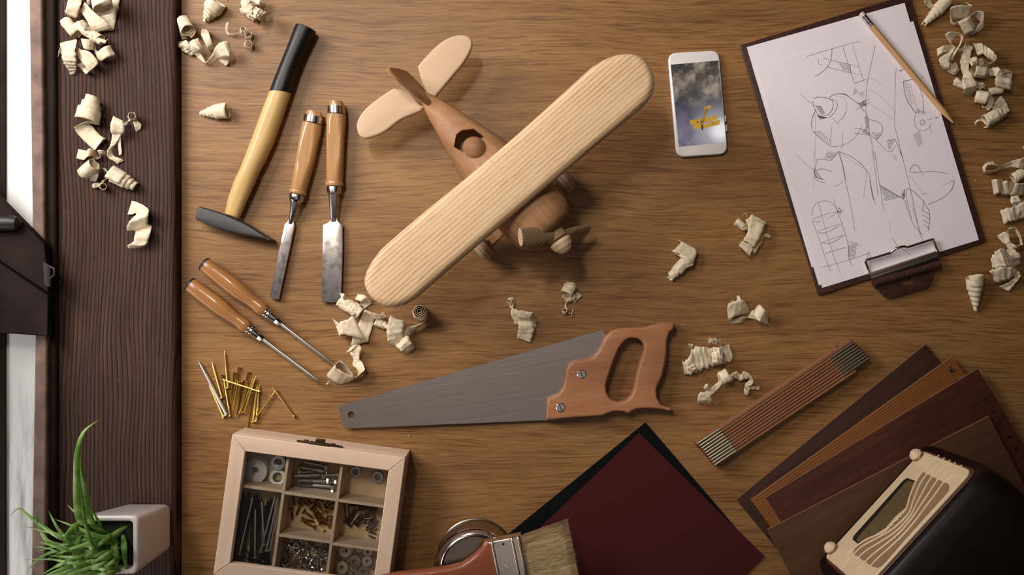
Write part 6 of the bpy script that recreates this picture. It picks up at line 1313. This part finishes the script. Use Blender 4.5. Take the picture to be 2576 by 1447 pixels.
# --- right edge
shaving('looped ribbon running off the right edge of the table view', SF, 3.29, 0, [(420, 215, 4, 375, 200, 12), (330, 242, 3, 330, 225, 14), (250, 250, 3, 260, 225, 16), (235, 205, 4, 275, 180, 18), (270, 160, 8, 300, 178, 20), (330, 155, 10, 345, 185, 18), (370, 205, 8, 390, 185, 14), (470, 200, 8, 470, 150, 12), (540, 205, 10, 560, 125, 14), (600, 225, 6, 600, 95, 10)], [(570, 30, 10, 600, 90, 8), (600, 20, 8, 620, 80, 6)], rough=.6)
shaving('pleated shaving with three folds at the right edge', SF, 3.29, 0, [(308, 305, 4, 328, 432, 2), (350, 298, 18, 372, 415, 12), (400, 300, 8, 388, 410, 3), (400, 318, 14, 395, 430, 2), (440, 312, 22, 450, 432, 6), (500, 318, 10, 462, 435, 3), (510, 335, 20, 480, 435, 8), (580, 332, 18, 560, 434, 6), (600, 340, 4, 590, 434, 2)], rough=.6)
shaving('short roll tucked behind the pleated shaving at the right edge', SF, 3.29, 0, [('c', 480, 300, 580, 240, 40, 42, 1.8, .7, .1)])
shaving('dented band below the pleated shaving at the right edge', SF, 3.29, 0, [(470, 440, 12, 535, 430, 12), (475, 500, 14, 560, 480, 14), (520, 530, 6, 590, 500, 8), (590, 460, 10, 620, 560, 4), (590, 480, 16, 600, 600, 8), (510, 520, 14, 530, 635, 8), (440, 540, 14, 470, 650, 9), (382, 560, 5, 412, 670, 3)], rough=1.4)
shaving('upright loop with a frayed end, beside the lower right corner of the clipboard', SF, 3.29, 0, [(355, 770, 4, 372, 795, 3), (430, 740, 12, 420, 840, 3), (480, 875, 4, 455, 800, 14), (448, 770, 8, 442, 720, 18), (490, 712, 14, 500, 696, 24), (520, 760, 10, 540, 740, 22), (545, 820, 6, 567, 830, 18), (530, 875, 3, 530, 850, 16), (460, 885, 3, 490, 840, 12), (430, 850, 3, 440, 800, 10)], rough=.8)
shaving('large crumpled tangle right of the clipboard corner', SF, 3.29, 0, [(300, 955, 8, 320, 1040, 6), (340, 900, 20, 400, 1030, 16), (400, 870, 24, 450, 1020, 18), (450, 930, 16, 500, 1030, 12), (440, 1040, 14, 360, 1000, 14), (300, 1060, 14, 345, 1160, 4), (400, 1030, 22, 420, 1135, 12), (500, 1035, 18, 470, 1120, 10), (547, 1090, 14, 500, 1105, 6), (520, 1150, 8, 480, 1135, 8), (460, 1232, 3, 370, 1190, 3)], [(440, 875, 6, 500, 880, 6), (440, 950, 14, 550, 925, 14), (470, 1040, 6, 565, 1000, 4)], rough=1.8)
shaving('five step telescoping cone standing alone below the clipboard corner', SF, 3.29, 0, [('c', 165, 1080, 182, 1395, 72, 17, 5.2, .3, .1)], rough=.35)

# --- crumbs of wood
for (x, y, l, a), lab in zip([(1030, 1097, 7, 1.4), (632, 132, 3, .5), (632, 157, 3, .2), (572, 1, 5, .9), (2453, 454, 3, .4), (1127, 689, 2.5, .3), (1674, 515, 2.5, .8)], ['splinter of wood on the table between the saw and the box', 'pale crumb below the wiry curl, upper of two', 'pale crumb below the wiry curl, lower of two', 'pale chip between the cone and the lumpy shaving', 'pale crumb right of the clipboard near its middle', 'tiny pale crumb just below the airplane wing', 'tiny pale crumb on the bare table right of the propeller']):
    c = P(x, y, 0); u = V((cos(a), sin(a), 0)); w = V((-sin(a), cos(a), 0))
    mb = MB(); mb.loft([[c + u * (l * S * .5 * s) + (w * cos(k) * 1.2 * S * q + V((0, 0, .0009 * q * (1 + sin(k))))) for k in [2 * pi * j / 8 for j in range(8)]] for s, q in ((-1, .5), (-.4, 1), (.5, .9), (1, .4))])
    tag(part('wood_crumb', mb, M['shave']), lab, 'wood crumb', 'wood crumbs')

# ------------------------------------------------------------------ light and camera
wd_ = bpy.data.worlds.new('room'); SC.world = wd_; wd_.use_nodes = True
bg = wd_.node_tree.nodes['Background']; bg.inputs[0].default_value = (1.0, .86, .74, 1); bg.inputs[1].default_value = WORLD
def area(name, loc_, target, sx, sy, power, col):
    l = bpy.data.lights.new(name, 'AREA'); l.shape = 'RECTANGLE'; l.size = sx; l.size_y = sy; l.energy = power; l.color = col
    o = bpy.data.objects.new(name, l); COL.objects.link(o); o.location = loc_
    o.rotation_euler = (V(target) - V(loc_)).to_track_quat('-Z', 'Y').to_euler(); return o
for k in LIGHTS: area(*k)
sl_ = bpy.data.lights.new('added_spot', 'SPOT'); sl_.spot_size = radians(SPOT[2]); sl_.spot_blend = SPOT[3]; sl_.shadow_soft_size = SPOT[4]; sl_.energy = SPOT[5]; sl_.color = SPOT[6]
so_ = bpy.data.objects.new('added_spot', sl_); COL.objects.link(so_); so_.location = SPOT[0]; so_.rotation_euler = (V(SPOT[1]) - V(SPOT[0])).to_track_quat('-Z', 'Y').to_euler()
cam = bpy.data.cameras.new('camera'); co_ = bpy.data.objects.new('camera', cam); COL.objects.link(co_)
co_.location = (0, 0, H); co_.rotation_euler = (0, 0, 0)
cam.sensor_fit = 'HORIZONTAL'; cam.sensor_width = 36.0; cam.lens = 36.0 * H / (2576 * S); cam.clip_start = .02; cam.clip_end = 50
SC.camera = co_
SC.view_settings.view_transform = 'Standard'; SC.view_settings.look = 'None'; SC.view_settings.gamma = 1.0; SC.view_settings.exposure = EXPO
SC.view_settings.use_curve_mapping = False
